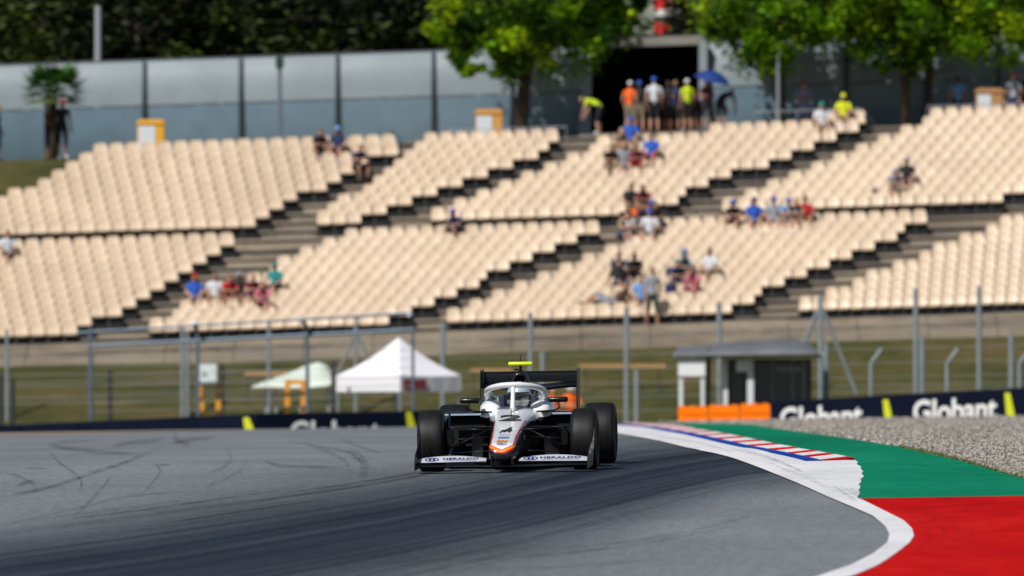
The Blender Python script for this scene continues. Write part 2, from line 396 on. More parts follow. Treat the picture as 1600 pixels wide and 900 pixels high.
for i in range(22):            # rubber streaks that run with the racing line
    o = random.uniform(0, 1); a = random.uniform(-50, 500); b = a + random.uniform(250, 650); pts = []
    for q in range(6):
        px = a + (b - a) * q / 5; u = interp(UP, px); lo = interp(LO, px); pts.append((px, u + (lo - u) * (o * 1.15 - .02)))
    mark(pts, random.uniform(.8, 2.4), M_skid, random.uniform(.25, .6))
for pts in ([(560, 880), (800, 872), (1000, 850), (1180, 815)], [(700, 893), (900, 885), (1050, 872)], [(860, 860), (1040, 838), (1200, 800)], [(930, 790), (1060, 770), (1180, 745)]):
    mark(pts, 1.8, M_skid, .3)
for pts, w in (([(1130, 700), (1200, 718), (1255, 740)], 2.5), ([(1150, 700), (1215, 722), (1270, 748)], 2), ([(1190, 722), (1250, 745), (1310, 772)], 3),
               ([(1300, 762), (1318, 772), (1340, 788)], 3), ([(1312, 762), (1330, 772), (1350, 786)], 2), ([(1326, 764), (1345, 776)], 2), ([(1010, 680), (1090, 694), (1150, 710)], 2)):
    mark(pts, w, M_scuff, .4, .018)
M_dark_red = alpha_mat('tyre_scuff_on_red', (.10, .002, .004), .0, .55, (5, .6, 1))
for s in range(4):
    mark([(1400 + 22 * s, 790 + 2 * s), (1436 + 24 * s, 815), (1452 + 22 * s, 838), (1430 + 24 * s, 868)], 2.2, M_dark_red, .6 - .08 * s, .016)

# gravel stones and weeds (uncountable)
def gravel():
    mb_v = []; mb_f = []; mi = []
    N = 42000
    for _ in range(N):
        t = random.random(); d = 102 + 180 * t ** 1.6
        x0 = interp(gtop, d); x1 = X(1640, d)
        if x1 <= x0: continue
        x = x0 + .02 + (x1 - x0) * random.random(); r = random.uniform(.010, .026) * (1 + (d - 100) / 130)
        z = gz(x, d) + .006 + r * .3; b = len(mb_v); q = random.uniform(0, 6.28)
        for k in range(4):
            a = q + k * 1.57; rr = r * random.uniform(.7, 1.3); mb_v.append((x + rr * math.cos(a), d + rr * math.sin(a), z + r * random.uniform(-.3, .2)))
        mb_v.append((x + r * .2 * random.uniform(-1, 1), d, z + r * random.uniform(.6, 1))); mb_v.append((x, d, z - r))
        for k in range(4): mb_f += [(b + k, b + (k + 1) % 4, b + 4)]
        mi += [random.randrange(3)] * 4
    me = bpy.data.meshes.new('gravel_stones'); me.from_pydata(mb_v, [], mb_f)
    for i, c in enumerate(((.235, .21, .185), (.11, .10, .085), (.36, .33, .295))): me.materials.append(mat('gravel_stone_%s' % ('mid', 'dark', 'pale')[i], c, .9))
    me.polygons.foreach_set('material_index', mi)
    o = link(bpy.data.objects.new('gravel_stones', me)); tag(o, 'loose grey and tan gravel stones filling the trap beside the green run-off', 'gravel', kind='stuff')
gravel()
def weeds():
    mb = MB()
    for _ in range(2600):
        px = random.uniform(1405, 1640); t = (px - 1405) / 235
        py = interp([(1405, 700), (1425, 703), (1495, 719), (1547, 734), (1600, 749), (1700, 790)], px) - random.expovariate(1 / (1.5 + 5 * t)) + 1
        x, d = gpt(px, py); z = gz(x, d) + .004; h = random.uniform(.012, .04); q = random.uniform(0, 3.1); w = .007
        lx, ly = random.uniform(-.02, .02), random.uniform(-.02, .02)
        mb.add([(x - w * math.cos(q), d - w * math.sin(q), z), (x + w * math.cos(q), d + w * math.sin(q), z), (x + lx, d + ly, z + h)], [(0, 1, 2)], random.randrange(2))
    o = mb.build('weeds', [mat('weed_green', (.07, .11, .02), .8), mat('weed_olive', (.16, .15, .04), .8)], fix=False)
    tag(o, 'low green weeds growing in the gravel along the green run-off edge', 'weeds', kind='stuff')
weeds()

# ------------------------------------------------------------------ grandstand: terraces and seats
def rowz(r): return (125.4 + 13 * r + (3 if r >= 12 else 0)) * (330 + .75 * r) / F
def rowd(r): return 330 + .75 * r
def rowy(px, r): return 524 - .033 * px - 13 * r - (3 if r >= 12 else 0)
stand = empty('grandstand', (0, 330, 2.0), 'long open concrete grandstand terrace rising behind the track, stepped and weathered grey', 'grandstand')
def child(o, p=stand):
    o.parent = p; o.matrix_parent_inverse = Matrix.Translation(p.location).inverted(); return o
def leftpx(r):
    return -260 if r < 12 else interp([(12, -120), (13.2, -70), (21, 120), (22, 175)], r)
for r in range(0, 24):
    mb = MB(); d = rowd(r); z = rowz(r) - .42
    x0, x1 = X(leftpx(r), d), X(1900, d)
    n = 12
    for i in range(n):
        a, b = x0 + (x1 - x0) * i / n, x0 + (x1 - x0) * (i + 1) / n; e = .004 * (i % 2)
        mb.box(a, b - .012, d - .42 + e, d + .45, z - .9, z - .07, 0, .033); mb.box(a, b - .012, d - .48 + e, d + .44, z - .069, z, 0, .033)
    child(mb.build('terrace_step', M_conc if r % 2 else M_conc2, bevel=.012))
# low front walls and two broad steps under the lowest row
for (d0, d1, zt, m) in ((329.0, 329.7, 2.02, M_conc2), (328.2, 329.0, 1.80, M_conc), (327.2, 328.2, 1.62, M_conc2)):
    mb = MB(); n = 26
    for i in range(n):
        a, b = -24 + i * 2, -22 + i * 2
        mb.box(a, b - .015, d0 + .01 * (i % 2), d1 + .1, 0.2, zt + random.uniform(-.02, .02), 0, .033)
    child(mb.build('front_wall', m, bevel=.015))

M_seat = mat('cream_seat_plastic', (.63, .49, .352), .42, var=.07, scale=.35, spec=.5)
M_undershade = mat('seat_frame_shade', (.010, .010, .011), .7)
M_leg = mat('grey_steel', (.16, .17, .18), .45, .6)
def seat_mesh(w):
    mb = MB(); h = w / 2
    prof_ = [(-.19, -.03, .94), (-.20, .0, .96), (-.12, .01, .97), (.06, -.005, .97), (.13, .02, .96), (.17, .12, .95), (.20, .24, .92), (.225, .33, .80), (.235, .37, .58)]
    t = .018; vs = []
    for (y, z, k) in prof_:
        for s in (-1, -.55, 0, .55, 1):
            vs.append((s * h * k, y + (.025 * (1 - s * s) if z > .08 else 0), z - (.012 * (1 - s * s) if z < .08 else 0)))
    nb = len(vs)
    vs += [(v[0], v[1] + (.02 if v[2] > .05 else 0), v[2] - (.02 if v[2] <= .05 else 0)) for v in vs]
    fs = []; k = len(prof_)
    for i in range(k - 1):
        for j in range(4): a = i * 5 + j; fs.append((a, a + 1, a + 6, a + 5)); fs.append((nb + a, nb + a + 5, nb + a + 6, nb + a + 1))
    for i in range(k - 1):
        for j in (0, 4): a = i * 5 + j; fs.append((a, a + 5, nb + a + 5, nb + a))
    for j in range(4):
        fs.append((j, nb + j, nb + j + 1, j + 1)); a = (k - 1) * 5 + j; fs.append((a, a + 1, nb + a + 1, nb + a))
    mb.add(vs, fs, 0)
    mb.box(-h * 1.03, h * 1.03, -.05, .17, -.41, -.035, 1)  # near-black box stands in for the shadow around the frame under the seat
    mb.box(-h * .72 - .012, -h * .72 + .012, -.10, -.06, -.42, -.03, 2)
    return mb
seat_cache = {}
def seat_data(w):
    k = round(w, 2)
    if k not in seat_cache: seat_cache[k] = (seat_mesh(k), seat_mesh(k).mesh('seat', [M_seat, M_undershade, M_leg], True))
    return seat_cache[k]
# block: name, kind, pitch, shift per row, x0, polygon in pixels of the seat centres
BL = [
 ('upper left block', 25, -3.3, 2, [(-40, 325), (-40, 365), (378, 352), (620, 230), (620, 205), (165, 222), (0, 318)], (12, 21)),
 ('lower left block', 25.3, -3.3, 8, [(-40, 365), (-40, 535), (110, 522), (360, 384), (360, 362)], (0, 10)),
 ('upper narrow block beside the left stairway', 23.5, -7.5, 9, [(483, 352), (549, 343), (618, 318), (689, 293), (751, 271), (880, 220), (888, 196), (690, 203)], (12, 21)),
 ('upper middle block below the gateway', 23.5, 0, 3, [(634, 352), (992, 338), (1041, 313), (1120, 279), (1230, 240), (1350, 194), (1360, 176), (925, 222), (925, 234), (773, 294), (711, 315)], (12, 22)),
 ('lower centre-left block', 23.5, 0, 9, [(200, 520), (602, 502), (640, 484), (800, 412), (962, 347), (975, 330), (570, 352)], (0, 10)),
 ('lower centre-right block', 23.5, 0, 4, [(690, 505), (1105, 492), (1470, 332), (1470, 312), (1075, 322), (1050, 345), (958, 388), (800, 452), (690, 498)], (0, 10)),
 ('upper right block', 23.2, 0, 2, [(1128, 330), (1535, 316), (1680, 262), (1680, 160), (1450, 172), (1450, 190), (1235, 277), (1145, 312)], (12, 22)),
 ('lower right block', 20.2, 1.2, 5, [(1218, 490), (1575, 478), (1700, 440), (1700, 290), (1600, 335)], (0, 11)),
]
def inside(x, y, P):
    c = False
    for i in range(len(P)):
        x1, y1 = P[i]; x2, y2 = P[i - 1]
        if (y1 > y) != (y2 > y) and x < (x2 - x1) * (y - y1) / (y2 - y1) + x1: c = not c
    return c
seats = []
for bi, (bn, pitch, shift, x0, poly, (ra, rb)) in enumerate(BL):
    for r in range(ra, rb + 1):
        for k in range(-20, 90):
            px = x0 + pitch * k + shift * r * -1 * -1
            if shift == 0: px += (r % 2) * pitch / 2
            if not (-30 < px < 1630): continue
            y = rowy(px, r) - 8
            if y < -10 or not inside(px, y, poly): continue
            seats.append((r, bi, px))
def rowpos(px, r, up=0): return Vector((X(px, rowd(r)), rowd(r), rowz(r) + .033 * X(px, rowd(r)) + up))
seats.sort(key=lambda s: (s[0], s[1], s[2]))
print('seats', len(seats))
rest = MB()
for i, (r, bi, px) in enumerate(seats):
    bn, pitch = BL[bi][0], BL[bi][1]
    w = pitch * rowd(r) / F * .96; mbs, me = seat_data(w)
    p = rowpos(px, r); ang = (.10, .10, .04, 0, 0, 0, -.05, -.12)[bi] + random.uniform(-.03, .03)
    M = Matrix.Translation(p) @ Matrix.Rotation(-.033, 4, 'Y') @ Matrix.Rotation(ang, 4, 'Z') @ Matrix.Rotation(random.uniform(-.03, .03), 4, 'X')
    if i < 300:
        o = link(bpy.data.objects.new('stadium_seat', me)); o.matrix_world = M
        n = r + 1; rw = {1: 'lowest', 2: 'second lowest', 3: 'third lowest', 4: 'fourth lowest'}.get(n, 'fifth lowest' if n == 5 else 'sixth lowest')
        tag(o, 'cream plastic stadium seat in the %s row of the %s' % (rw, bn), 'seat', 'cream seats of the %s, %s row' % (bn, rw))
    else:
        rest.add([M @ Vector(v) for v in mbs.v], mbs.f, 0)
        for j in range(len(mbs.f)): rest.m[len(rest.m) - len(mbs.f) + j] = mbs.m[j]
o = rest.build('stadium_seats', [M_seat, M_undershade, M_leg], smooth=True)
tag(o, 'the many further cream plastic seats filling the upper rows of the grandstand', 'seats', kind='stuff')

# thin steel rails at the head of the seat blocks
M_rail = mat('galvanised_rail', (.30, .33, .36), .45, .5)
for pa, pb, r, lab in ((700, 885, 21, 'thin grey handrail along the top of the narrow seat block'), (1180, 1345, 22, 'thin grey handrail behind the two spectators at the top right aisle'),
                       (1450, 1640, 22, 'thin grey handrail along the top row at the right edge')):
    mb = MB(); root = empty('handrail', rowpos(pa, r) + Vector((0, .5, 0)), lab, 'handrail')
    a, b = rowpos(pa, r, .42), rowpos(pb, r, .42); a.y += .5; b.y += .5
    mb.tube([a, b], .018, 6); child(mb.build('top_rail', M_rail), root)
    for i in range(6):
        q = a.lerp(b, i / 5); m2 = MB(); m2.tube([q, q - Vector((0, 0, .7))], .016, 6); child(m2.build('rail_post', M_rail), root)
# short sloping handrails at the stair heads
for px, py, lab in ((612, 205, 'dark sloping stair rail at the top of the left stairway'), (1352, 178, 'dark sloping stair rail beside the end of the upper middle seats')):
    mb = MB(); d = 346.5; a = at(px, py, d)
    mb.tube([a, at(px + 26, py + 28, d - .6)], .02, 6); mb.tube([a, a - Vector((0, 0, .8))], .02, 6); mb.tube([at(px + 26, py + 28, d - .6), at(px + 26, py + 45, d - .6)], .02, 6)
    tag(mb.build('stair_rail', mat('dark_rail', (.03, .035, .04), .5, .5)), lab, 'handrail')

# ------------------------------------------------------------------ curved grey boundary wall with posts, gateway
M_panel = mat('grey_wall_panel', (.225, .270, .295), .38, .0, var=.07, scale=1.1, bump=.15, bscale=2.5)
M_panel_lo = mat('lower_grey_blue_panel', (.155, .235, .30), .38, .0, var=.10, scale=1.3, bump=.15, bscale=2.5)
M_wpost = mat('dark_wall_post', (.045, .06, .075), .5, .4)
WD = 356.
def wz(x): return 7.9 + .033 * x
CURV = [(0, .34), (.5, .17), (1.1, .05), (1.62, .0), (1.66, .0), (2.1, .04), (2.5, .14), (2.8, .26), (3.05, .42)]
def wall(x0, x1, root, d=WD, hk=1.0):
    lo, hi = MB(), MB()
    n = 5
    for part, mb in ((CURV[:4], lo), (CURV[4:], hi)):
        vs = []; w = n + 1
        for (h, b) in part:
            for i in range(w):
                x = x0 + .03 + (x1 - x0 - .06) * i / n; u = (i / n - .5) * 2
                vs.append((x, d + b - .03 * (1 - u * u) * (1 if part is not CURV[:4] else 1) + random.uniform(-.004, .004), wz(x) + h * hk))
        k = len(part); nb = len(vs); vs += [(a, b_ + .04, c - .01) for a, b_, c in vs]
        fs = [(r * w + i, r * w + i + 1, (r + 1) * w + i + 1, (r + 1) * w + i) for r in range(k - 1) for i in range(n)]
        fs += [(nb + a, nb + d_, nb + c, nb + b_) for a, b_, c, d_ in fs]
        fs += [(i, nb + i, nb + i + 1, i + 1) for i in range(n)] + [((k - 1) * w + i, (k - 1) * w + i + 1, nb + (k - 1) * w + i + 1, nb + (k - 1) * w + i) for i in range(n)]
        mb.add(vs, fs)
    child(lo.build('lower_panel', M_panel_lo, smooth=True), root); child(hi.build('upper_panel', M_panel, smooth=True), root)
    p = MB(); pts = [(x0, d + b - .10, wz(x0) + h * hk) for h, b in [(-.1, .36)] + CURV]
    p.tube(pts, .06, 6); child(p.build('wall_post', M_wpost), root)
    c = MB(); c.tube([(x0, d + .43, wz(x0) + 3.08 * hk), (x1, d + .43, wz(x1) + 3.08 * hk)], .035, 6); child(c.build('top_rail', M_wpost), root)
wl_ = empty('boundary_wall', (X(300, WD), WD, wz(X(300, WD))), 'long curved grey panel wall left of the gateway behind the grandstand', 'wall')
pp = [-80, 72, 225, 376, 527, 677, 800, 915]
for a, b in zip(pp, pp[1:]): wall(X(a, WD), X(b, WD), wl_)
wr_ = empty('boundary_wall', (X(1350, WD), WD, wz(X(1350, WD))), 'curved grey panel wall in tree shade right of the gateway', 'wall')
pp = [1102, 1215, 1322, 1447, 1560, 1700]
for a, b in zip(pp, pp[1:]): wall(X(a, WD), X(b, WD), wr_)
gate = empty('gateway', (X(1010, WD), WD, wz(X(1010, WD))), 'dark open gateway with a pale lintel and jambs between the two grey walls', 'gateway')
M_jamb = mat('pale_grey_metal', (.30, .34, .38), .5, .2, var=.08, scale=2)
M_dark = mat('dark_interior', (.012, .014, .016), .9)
gx0, gx1 = X(925, WD), X(1092, WD)
mb = MB(); mb.box(gx0 - .16, gx1 + .1, WD - .25, WD + .1, wz(0) + 2.98, wz(0) + 3.26, 0, .033); child(mb.build('lintel', mat('tan_lintel', (.24, .23, .20), .6, var=.15, scale=2), bevel=.02), gate)
mb = MB(); mb.add([(gx0 - .45, WD - .3, wz(gx0) - .1), (gx0 - .05, WD - .3, wz(gx0) - .1), (gx0 + .02, WD + .1, wz(gx0) + 3.1), (gx0 - .25, WD + .1, wz(gx0) + 3.1),
    (gx0 - .45, WD + .05, wz(gx0) - .1), (gx0 - .05, WD + .05, wz(gx0) - .1), (gx0 + .02, WD + .4, wz(gx0) + 3.1), (gx0 - .25, WD + .4, wz(gx0) + 3.1)],
    [(0, 1, 2, 3), (4, 7, 6, 5), (0, 4, 5, 1), (1, 5, 6, 2), (2, 6, 7, 3), (3, 7, 4, 0)]); child(mb.build('jamb', M_jamb, bevel=.01), gate)
mb = MB(); mb.box(gx1, gx1 + .26, WD - .3, WD + .1, wz(gx1) - .1, wz(gx1) + 3.15); child(mb.build('jamb', M_jamb, bevel=.01), gate)
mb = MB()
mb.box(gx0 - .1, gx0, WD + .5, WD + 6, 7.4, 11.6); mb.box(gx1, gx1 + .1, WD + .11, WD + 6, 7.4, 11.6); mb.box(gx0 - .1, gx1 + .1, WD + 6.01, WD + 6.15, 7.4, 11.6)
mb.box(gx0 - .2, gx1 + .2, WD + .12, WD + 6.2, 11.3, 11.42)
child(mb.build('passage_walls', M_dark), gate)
mb = MB(); mb.box(X(905, 350), X(1165, 350), 348.2, WD + .6, 7.5, 8.02, 0, .033)
o = mb.build('apron', M_conc, bevel=.01); tag(o, kind='structure')
mb = MB(); ws = [-12.4 + i * 1.5 for i in range(34)]
mb.add([(x, d, gz(x, d) + .012) for d in (347.9, 349, 352, 356.5) for x in ws], [(j * 34 + i, j * 34 + i + 1, j * 34 + i + 35, j * 34 + i + 34) for j in range(3) for i in range(33)])
tag(mb.build('walkway', M_conc2, fix=False), kind='structure')

# ------------------------------------------------------------------ advertising barriers
M_navy = mat('navy_banner', (.0035, .007, .020), .7, var=.15, scale=1.5, spec=.08)
M_wtxt = mat('white_print', (.80, .80, .80), .6)
M_ytxt = mat('yellow_green_print', (.62, .66, .01), .6)
def barrier(a, b, h, lab, prints):
    """a, b: top front corners of the banner; prints: (word?, position along, size)"""
    a, b = Vector(a), Vector(b); L = (b - a).length; ux = (b - a).normalized(); hz = Vector((ux.x, ux.y, 0)).normalized()
    back = Vector((-hz.y, hz.x, 0)); back = back if back.y > 0 else -back
    root = empty('advertising_barrier', a - Vector((0, 0, h)), lab, 'barrier')
    n = max(2, int(L / 1.6)); mb = MB()
    for i in range(n):
        p, q = a + ux * L * i / n, a + ux * (L * (i + 1) / n - .01); dz = Vector((0, 0, -h)); bk = back * .5; j = back * random.uniform(0, .012)
        P = [p + j, q + j, q + bk, p + bk]
        mb.add(P + [v + dz for v in P], [(0, 1, 2, 3), (4, 7, 6, 5), (0, 4, 5, 1), (1, 5, 6, 2), (2, 6, 7, 3), (3, 7, 4, 0)])
    child(mb.build('banner', M_navy, bevel=.02), root)
    for kind, s, top, size in prints:
        o0 = a + ux * s - back * .006 - Vector((0, 0, top))
        R3 = Matrix((hz, Vector((0, 0, 1)), -back)).transposed().to_4x4(); sh = Matrix.Identity(4); 
        if kind == '>':
            m2 = MB(); w = .16; H = size
            P = [(0, 0), (w * .95, 0), (w * 1.9, -H * .5), (w * 1.15, -H), (w * .1, -H), (w * .85, -H * .5)]
            P = [(0, 0), (w, 0), (w * 1.9, -H * .72), (w * 1.9, -H * 1), (w * .45, -H)]
            vs = [Vector((x, y, z)) for z in (0, .004) for x, y in P]; k = len(P)
            m2.add(vs, [tuple(range(k - 1, -1, -1)), tuple(range(k, 2 * k))] + [(i, (i + 1) % k, k + (i + 1) % k, k + i) for i in range(k)])
            o = m2.build('arrow_mark', M_ytxt)
        else:
            me = text_mesh(kind, size * 1.38, bold=size * .035, extrude=.003, spacing=.98); me.materials.append(M_wtxt); o = link(bpy.data.objects.new('lettering', me))
            for v in me.vertices: v.co.x *= 1.0; v.co.y -= size
        mw = Matrix.Translation(o0) @ R3; slope = ux.z / max(1e-6, math.hypot(ux.x, ux.y))
        for v in o.data.vertices: v.co.y += slope * v.co.x
        o.data.update(); o.parent = root; o.matrix_parent_inverse = Matrix.Translation(root.location).inverted(); o.matrix_basis = mw
# right: two runs meeting the gravel
a = at(1205, 627, 302); b = at(1660, 602, 296.5)
def along(px, A=a, B=b):
    t = .5
    lo, hi = 0., 1.
    for _ in range(40):
        t = (lo + hi) / 2; p = A.lerp(B, t)
        if 800 + p.x * F / p.y < px: lo = t
        else: hi = t
    return (B - A).length * t
barrier(a, b, 1.0, 'navy advertising barrier with white lettering behind the gravel trap, at the right edge', [('Globant', along(1218), .17, .60), ('>', along(1380), .12, .75), ('Globant', along(1426), .17, .60), ('>', along(1570), .12, .75), ('Glo', along(1622), .17, .60)])
a = at(400, 646, 297); b = at(738, 640.5, 300)
barrier(a, b, 1.0, 'navy advertising barrier with white lettering and yellow marks left of the racing car', [('Globant', along(452, a, b), .20, .60), ('>', along(634, a, b), .03, .62)])
a = at(-60, 667, 300); b = at(399.4, 646.2, 297)
barrier(a, b, 1.0, 'thin low end of the navy barrier with one yellow mark, far left', [('>', along(380, a, b), .09, .45)])

# orange water filled modules
M_orange = mat('orange_plastic', (.95, .19, .0), .7, spec=.15, var=.06, scale=2)
pr = None
for i, (pa, pb, lab) in enumerate(((1060, 1107, 'leftmost orange plastic barrier module below the marshal shelter sign'), (1108, 1156, 'middle orange plastic barrier module in front of the marshal shelter'),
                              (1157, 1204, 'orange plastic barrier module touching the end of the navy barrier'))):
    d = 291.; x0, x1 = X(pa, d), X(pb, d); zb = at(0, 672, d).z; mb = MB(); w = x1 - x0
    pts = [(0, 0), (1, 0), (1, .93), (.95, .98), (.86, 1), (.78, 1), (.70, .95), (.62, .95), (.55, 1), (.42, 1), (.34, .95), (.27, .95), (.2, 1), (.1, 1), (.04, .98), (0, .93)]
    H = .62 + .02 * i; k = len(pts)
    vs = [(x0 + u * (w - .012), d + (0 if s == 0 else .4) + (.09 * v if s == 0 else -.09 * v), zb + H * v + .0156 * (i * .8)) for s in (0, 1) for u, v in pts]
    mb.add(vs, [tuple(range(k - 1, -1, -1)), tuple(range(k, 2 * k))] + [(j, (j + 1) % k, k + (j + 1) % k, k + j) for j in range(k)])
    for g in (.22, .42): mb.box(x0 + .06, x1 - .07, d + .0 - .02 + .09 * g / H, d + .05, zb + H * g / .62 - .03, zb + H * g / .62 + .03)
    o = mb.build('orange_barrier_module', M_orange, bevel=.02); tag(o, lab, 'barrier', 'orange plastic barrier modules')

# ------------------------------------------------------------------ fences
M_fpost = mat('blue_grey_post', (.13, .18, .24), .45, .4, var=.1, scale=3)
M_gpost = mat('galvanised_post', (.27, .31, .33), .5, .4, var=.1, scale=3)
M_dpost = mat('dark_post', (.025, .03, .035), .6)
M_wire = mat('fence_wire', (.32, .34, .34), .5, .4)
def zg(px, d): return gz(X(px, d), d) - .1
root = empty('debris_fence', (X(400, 305), 305, zg(400, 305)), 'tall blue-grey steel debris fence with double top rails left of the car', 'fence')
D = 305.
def rail(pts, rad, m, name, root): mb = MB(); mb.tube(pts, rad, 7); child(mb.build(name, m), root)
for px, top, pw, bend in ((141, 512, 6.0, 0), (309, 520, 6.0, 6), (480, 515, 6.5, 10), (645, 508, 5.0, 6)):
    t = at(px, top, D); pts = [(t.x + .02, D, zg(px, D)), (t.x, D, t.z)]
    if bend: pts += [tuple(at(px - bend * .35, top - 9, D - .25)), tuple(at(px - bend, top - 16, D - .5))]
    rail(pts, pw / 2 / 58.3 * 1.0, M_fpost, 'fence_post', root)
for ya, yb in ((520, 489), (541, 515)):
    rail([tuple(at(120 if ya == 520 else 136, ya, D)), tuple(at(645, yb, D))], .035 if ya == 520 else .05, M_fpost, 'top_rail', root)
mb = MB()
for k in range(7):
    y = 560 + 14 * k; mb.tube([at(136, y, D), at(648, y - 14, D)], .008, 4)
o = child(mb.build('fence_wires', M_wire), root); o['kind'] = 'stuff'
# plain tall posts, each fence run a thing
def fence(name, lab, posts, D, m, rad, wires=(), braces=()):
    root = empty(name, (X(posts[0][0], D), D, zg(posts[0][0], D)), lab, 'fence')
    for px, top in posts:
        t = at(px, top, D); rail([(t.x, D, zg(px, D)), (t.x, D, t.z)], rad, m, 'fence_post', root)
    for (p0, y0, p1, y1) in braces: rail([tuple(at(p0, y0, D)), tuple(at(p1, y1, D))], rad * .75, m, 'brace', root)
    if wires:
        mb = MB()
        for (p0, y0, p1, y1) in wires: mb.tube([at(p0, y0, D), at(p1, y1, D)], .009, 4)
        o = child(mb.build('fence_wires', M_wire), root); o['kind'] = 'stuff'
fence('wire_fence', 'slim galvanised wire fence posts below the grandstand on the left', [(11, 514), (285, 508), (293, 516), (420, 502), (556, 496)], 321., M_gpost, .055,
      [(-60, 570 + 18 * k, 700, 556 + 18 * k) for k in range(4)], [(552, 525, 528, 585), (560, 525, 583, 575)])
fence('wire_fence', 'tall galvanised wire fence posts rising before the grandstand on the right', [(692, 503), (829, 488), (979, 480), (1124, 472), (1282, 460), (1431, 450), (1530, 447)], 318., M_gpost, .075,
      [(700, 560 + 22 * k, 1700, 538 + 22 * k) for k in range(5)], [(1285, 482, 1338, 615), (1279, 482, 1246, 560)])
fence('low_post_fence', 'short dark posts in the dry grass left of the white tent', [(2, 585), (20, 592), (172, 578), (347, 570), (521, 562)], 311., M_dpost, .065, [(-40, 600, 530, 585), (-40, 632, 530, 622)])
fence('low_post_fence', 'short grey posts standing in the grass right of the car', [(848, 550), (995, 578), (1291, 536), (1441, 527), (1580, 521)], 312., M_gpost, .08, [(900, 612, 1700, 596)])
for px, lab in ((1361, 'bent-top pale post behind the first barrier lettering'), (1480, 'bent-top pale post behind the second barrier lettering'), (1593, 'bent-top pale post cut by the right picture edge')):
    D2 = 308.; mb = MB(); mb.tube([(X(px, D2), D2, zg(px, D2)), tuple(at(px, 568, D2)), tuple(at(px + 4, 562, D2)), tuple(at(px + 17, 545, D2))], .055, 7)
    tag(mb.build('bent_fence_post', M_gpost, smooth=True), lab, 'fence post', 'bent-top pale posts')
# tan and orange guard rails in the grass
for p0, p1, y0, y1, d, lab in ((382, 450, 584, 583, 322.5, 'short tan rail on the grass left of the small canopy'), (905, 1040, 572, 573, 322.5, 'ochre horizontal rail on the grass right of the rear wing'),
                               (735, 800, 579, 577, 322.5, 'ochre rail on the grass left of the rear wing')):
    mb = MB(); mb.box(X(p0, d), X(p1, d), d, d + .08, at(0, y0 + 3, d).z, at(0, y0 - 3, d).z)
    for q in (): x = X(p0 + (p1 - p0) * q, d); mb.box(x - .03, x + .03, d + .081, d + .15, gz(x, d) - .2, at(0, y0 - 3, d).z - .02)
    rt = empty('guard_rail', (X(p0, d), d, gz(X(p0, d), d)), lab, 'rail'); child2_ = child(mb.build('rail', mat('ochre_rail', (.42, .24, .09), .7, var=.15, scale=3), bevel=.01), rt)
    for q in (.08, .92):
        x = X(p0 + (p1 - p0) * q, d); m2 = MB(); m2.box(x - .02, x + .02, d + .081, d + .12, gz(x, d) - .2, at(0, y0 - 3, d).z - .02); child(m2.build('post', M_dpost), rt)

# ------------------------------------------------------------------ sign on orange frame, frames, tents, shelter
M_ofr = mat('orange_frame', (.75, .32, .01), .5)
M_wsign = mat('white_sign_board', (.68, .75, .74), .5, var=.04, scale=6)
def frame(px0, px1, top, d, lab, name='trestle_frame'):
    root = empty(name, (X(px0, d), d, zg(px0, d)), lab, 'frame')
    for p in (px0, px1):
        x = X(p, d); mb = MB(); mb.box(x - .07, x + .07, d, d + .14, zg(p, d), at(0, top, d).z); child(mb.build('leg', M_ofr, bevel=.01), root)
    mb = MB(); mb.box(X(px0, d) + .07, X(px1, d) - .07, d + .02, d + .12, at(0, top + 7, d).z, at(0, top, d).z); child(mb.build('crossbar', M_ofr, bevel=.01), root)
    return root
root = frame(315, 341, 598, 306.5, 'orange two-legged frame carrying a white board, left of the canopies', 'sign_frame')
mb = MB(); mb.box(X(306, 306), X(338.5, 306), 306.2, 306.28, at(0, 603, 306).z, at(0, 568, 306).z); child(mb.build('sign_board', M_wsign, bevel=.02), root)
mb = MB(); c = at(320, 584, 306.18)
mb.tube([(c.x - .06, 306.19, c.z - .09), (c.x - .02, 306.19, c.z + .1), (c.x + .06, 306.19, c.z - .09)], .012, 5); mb.tube([(c.x - .05, 306.19, c.z - .03), (c.x + .05, 306.19, c.z - .03)], .012, 5)
child(mb.build('printed_mark', mat('green_mark', (.05, .22, .14), .6)), root)
frame(449, 474, 594, 306.5, 'plain orange two-legged frame under the edge of the small canopy')
M_canvas = mat('white_canvas', (.80, .79, .84), .7, var=.03, scale=2)
M_canvas2 = mat('greenish_white_canvas', (.62, .68, .60), .7, var=.05, scale=2)
M_alu = mat('aluminium_pole', (.42, .45, .48), .4, .5)
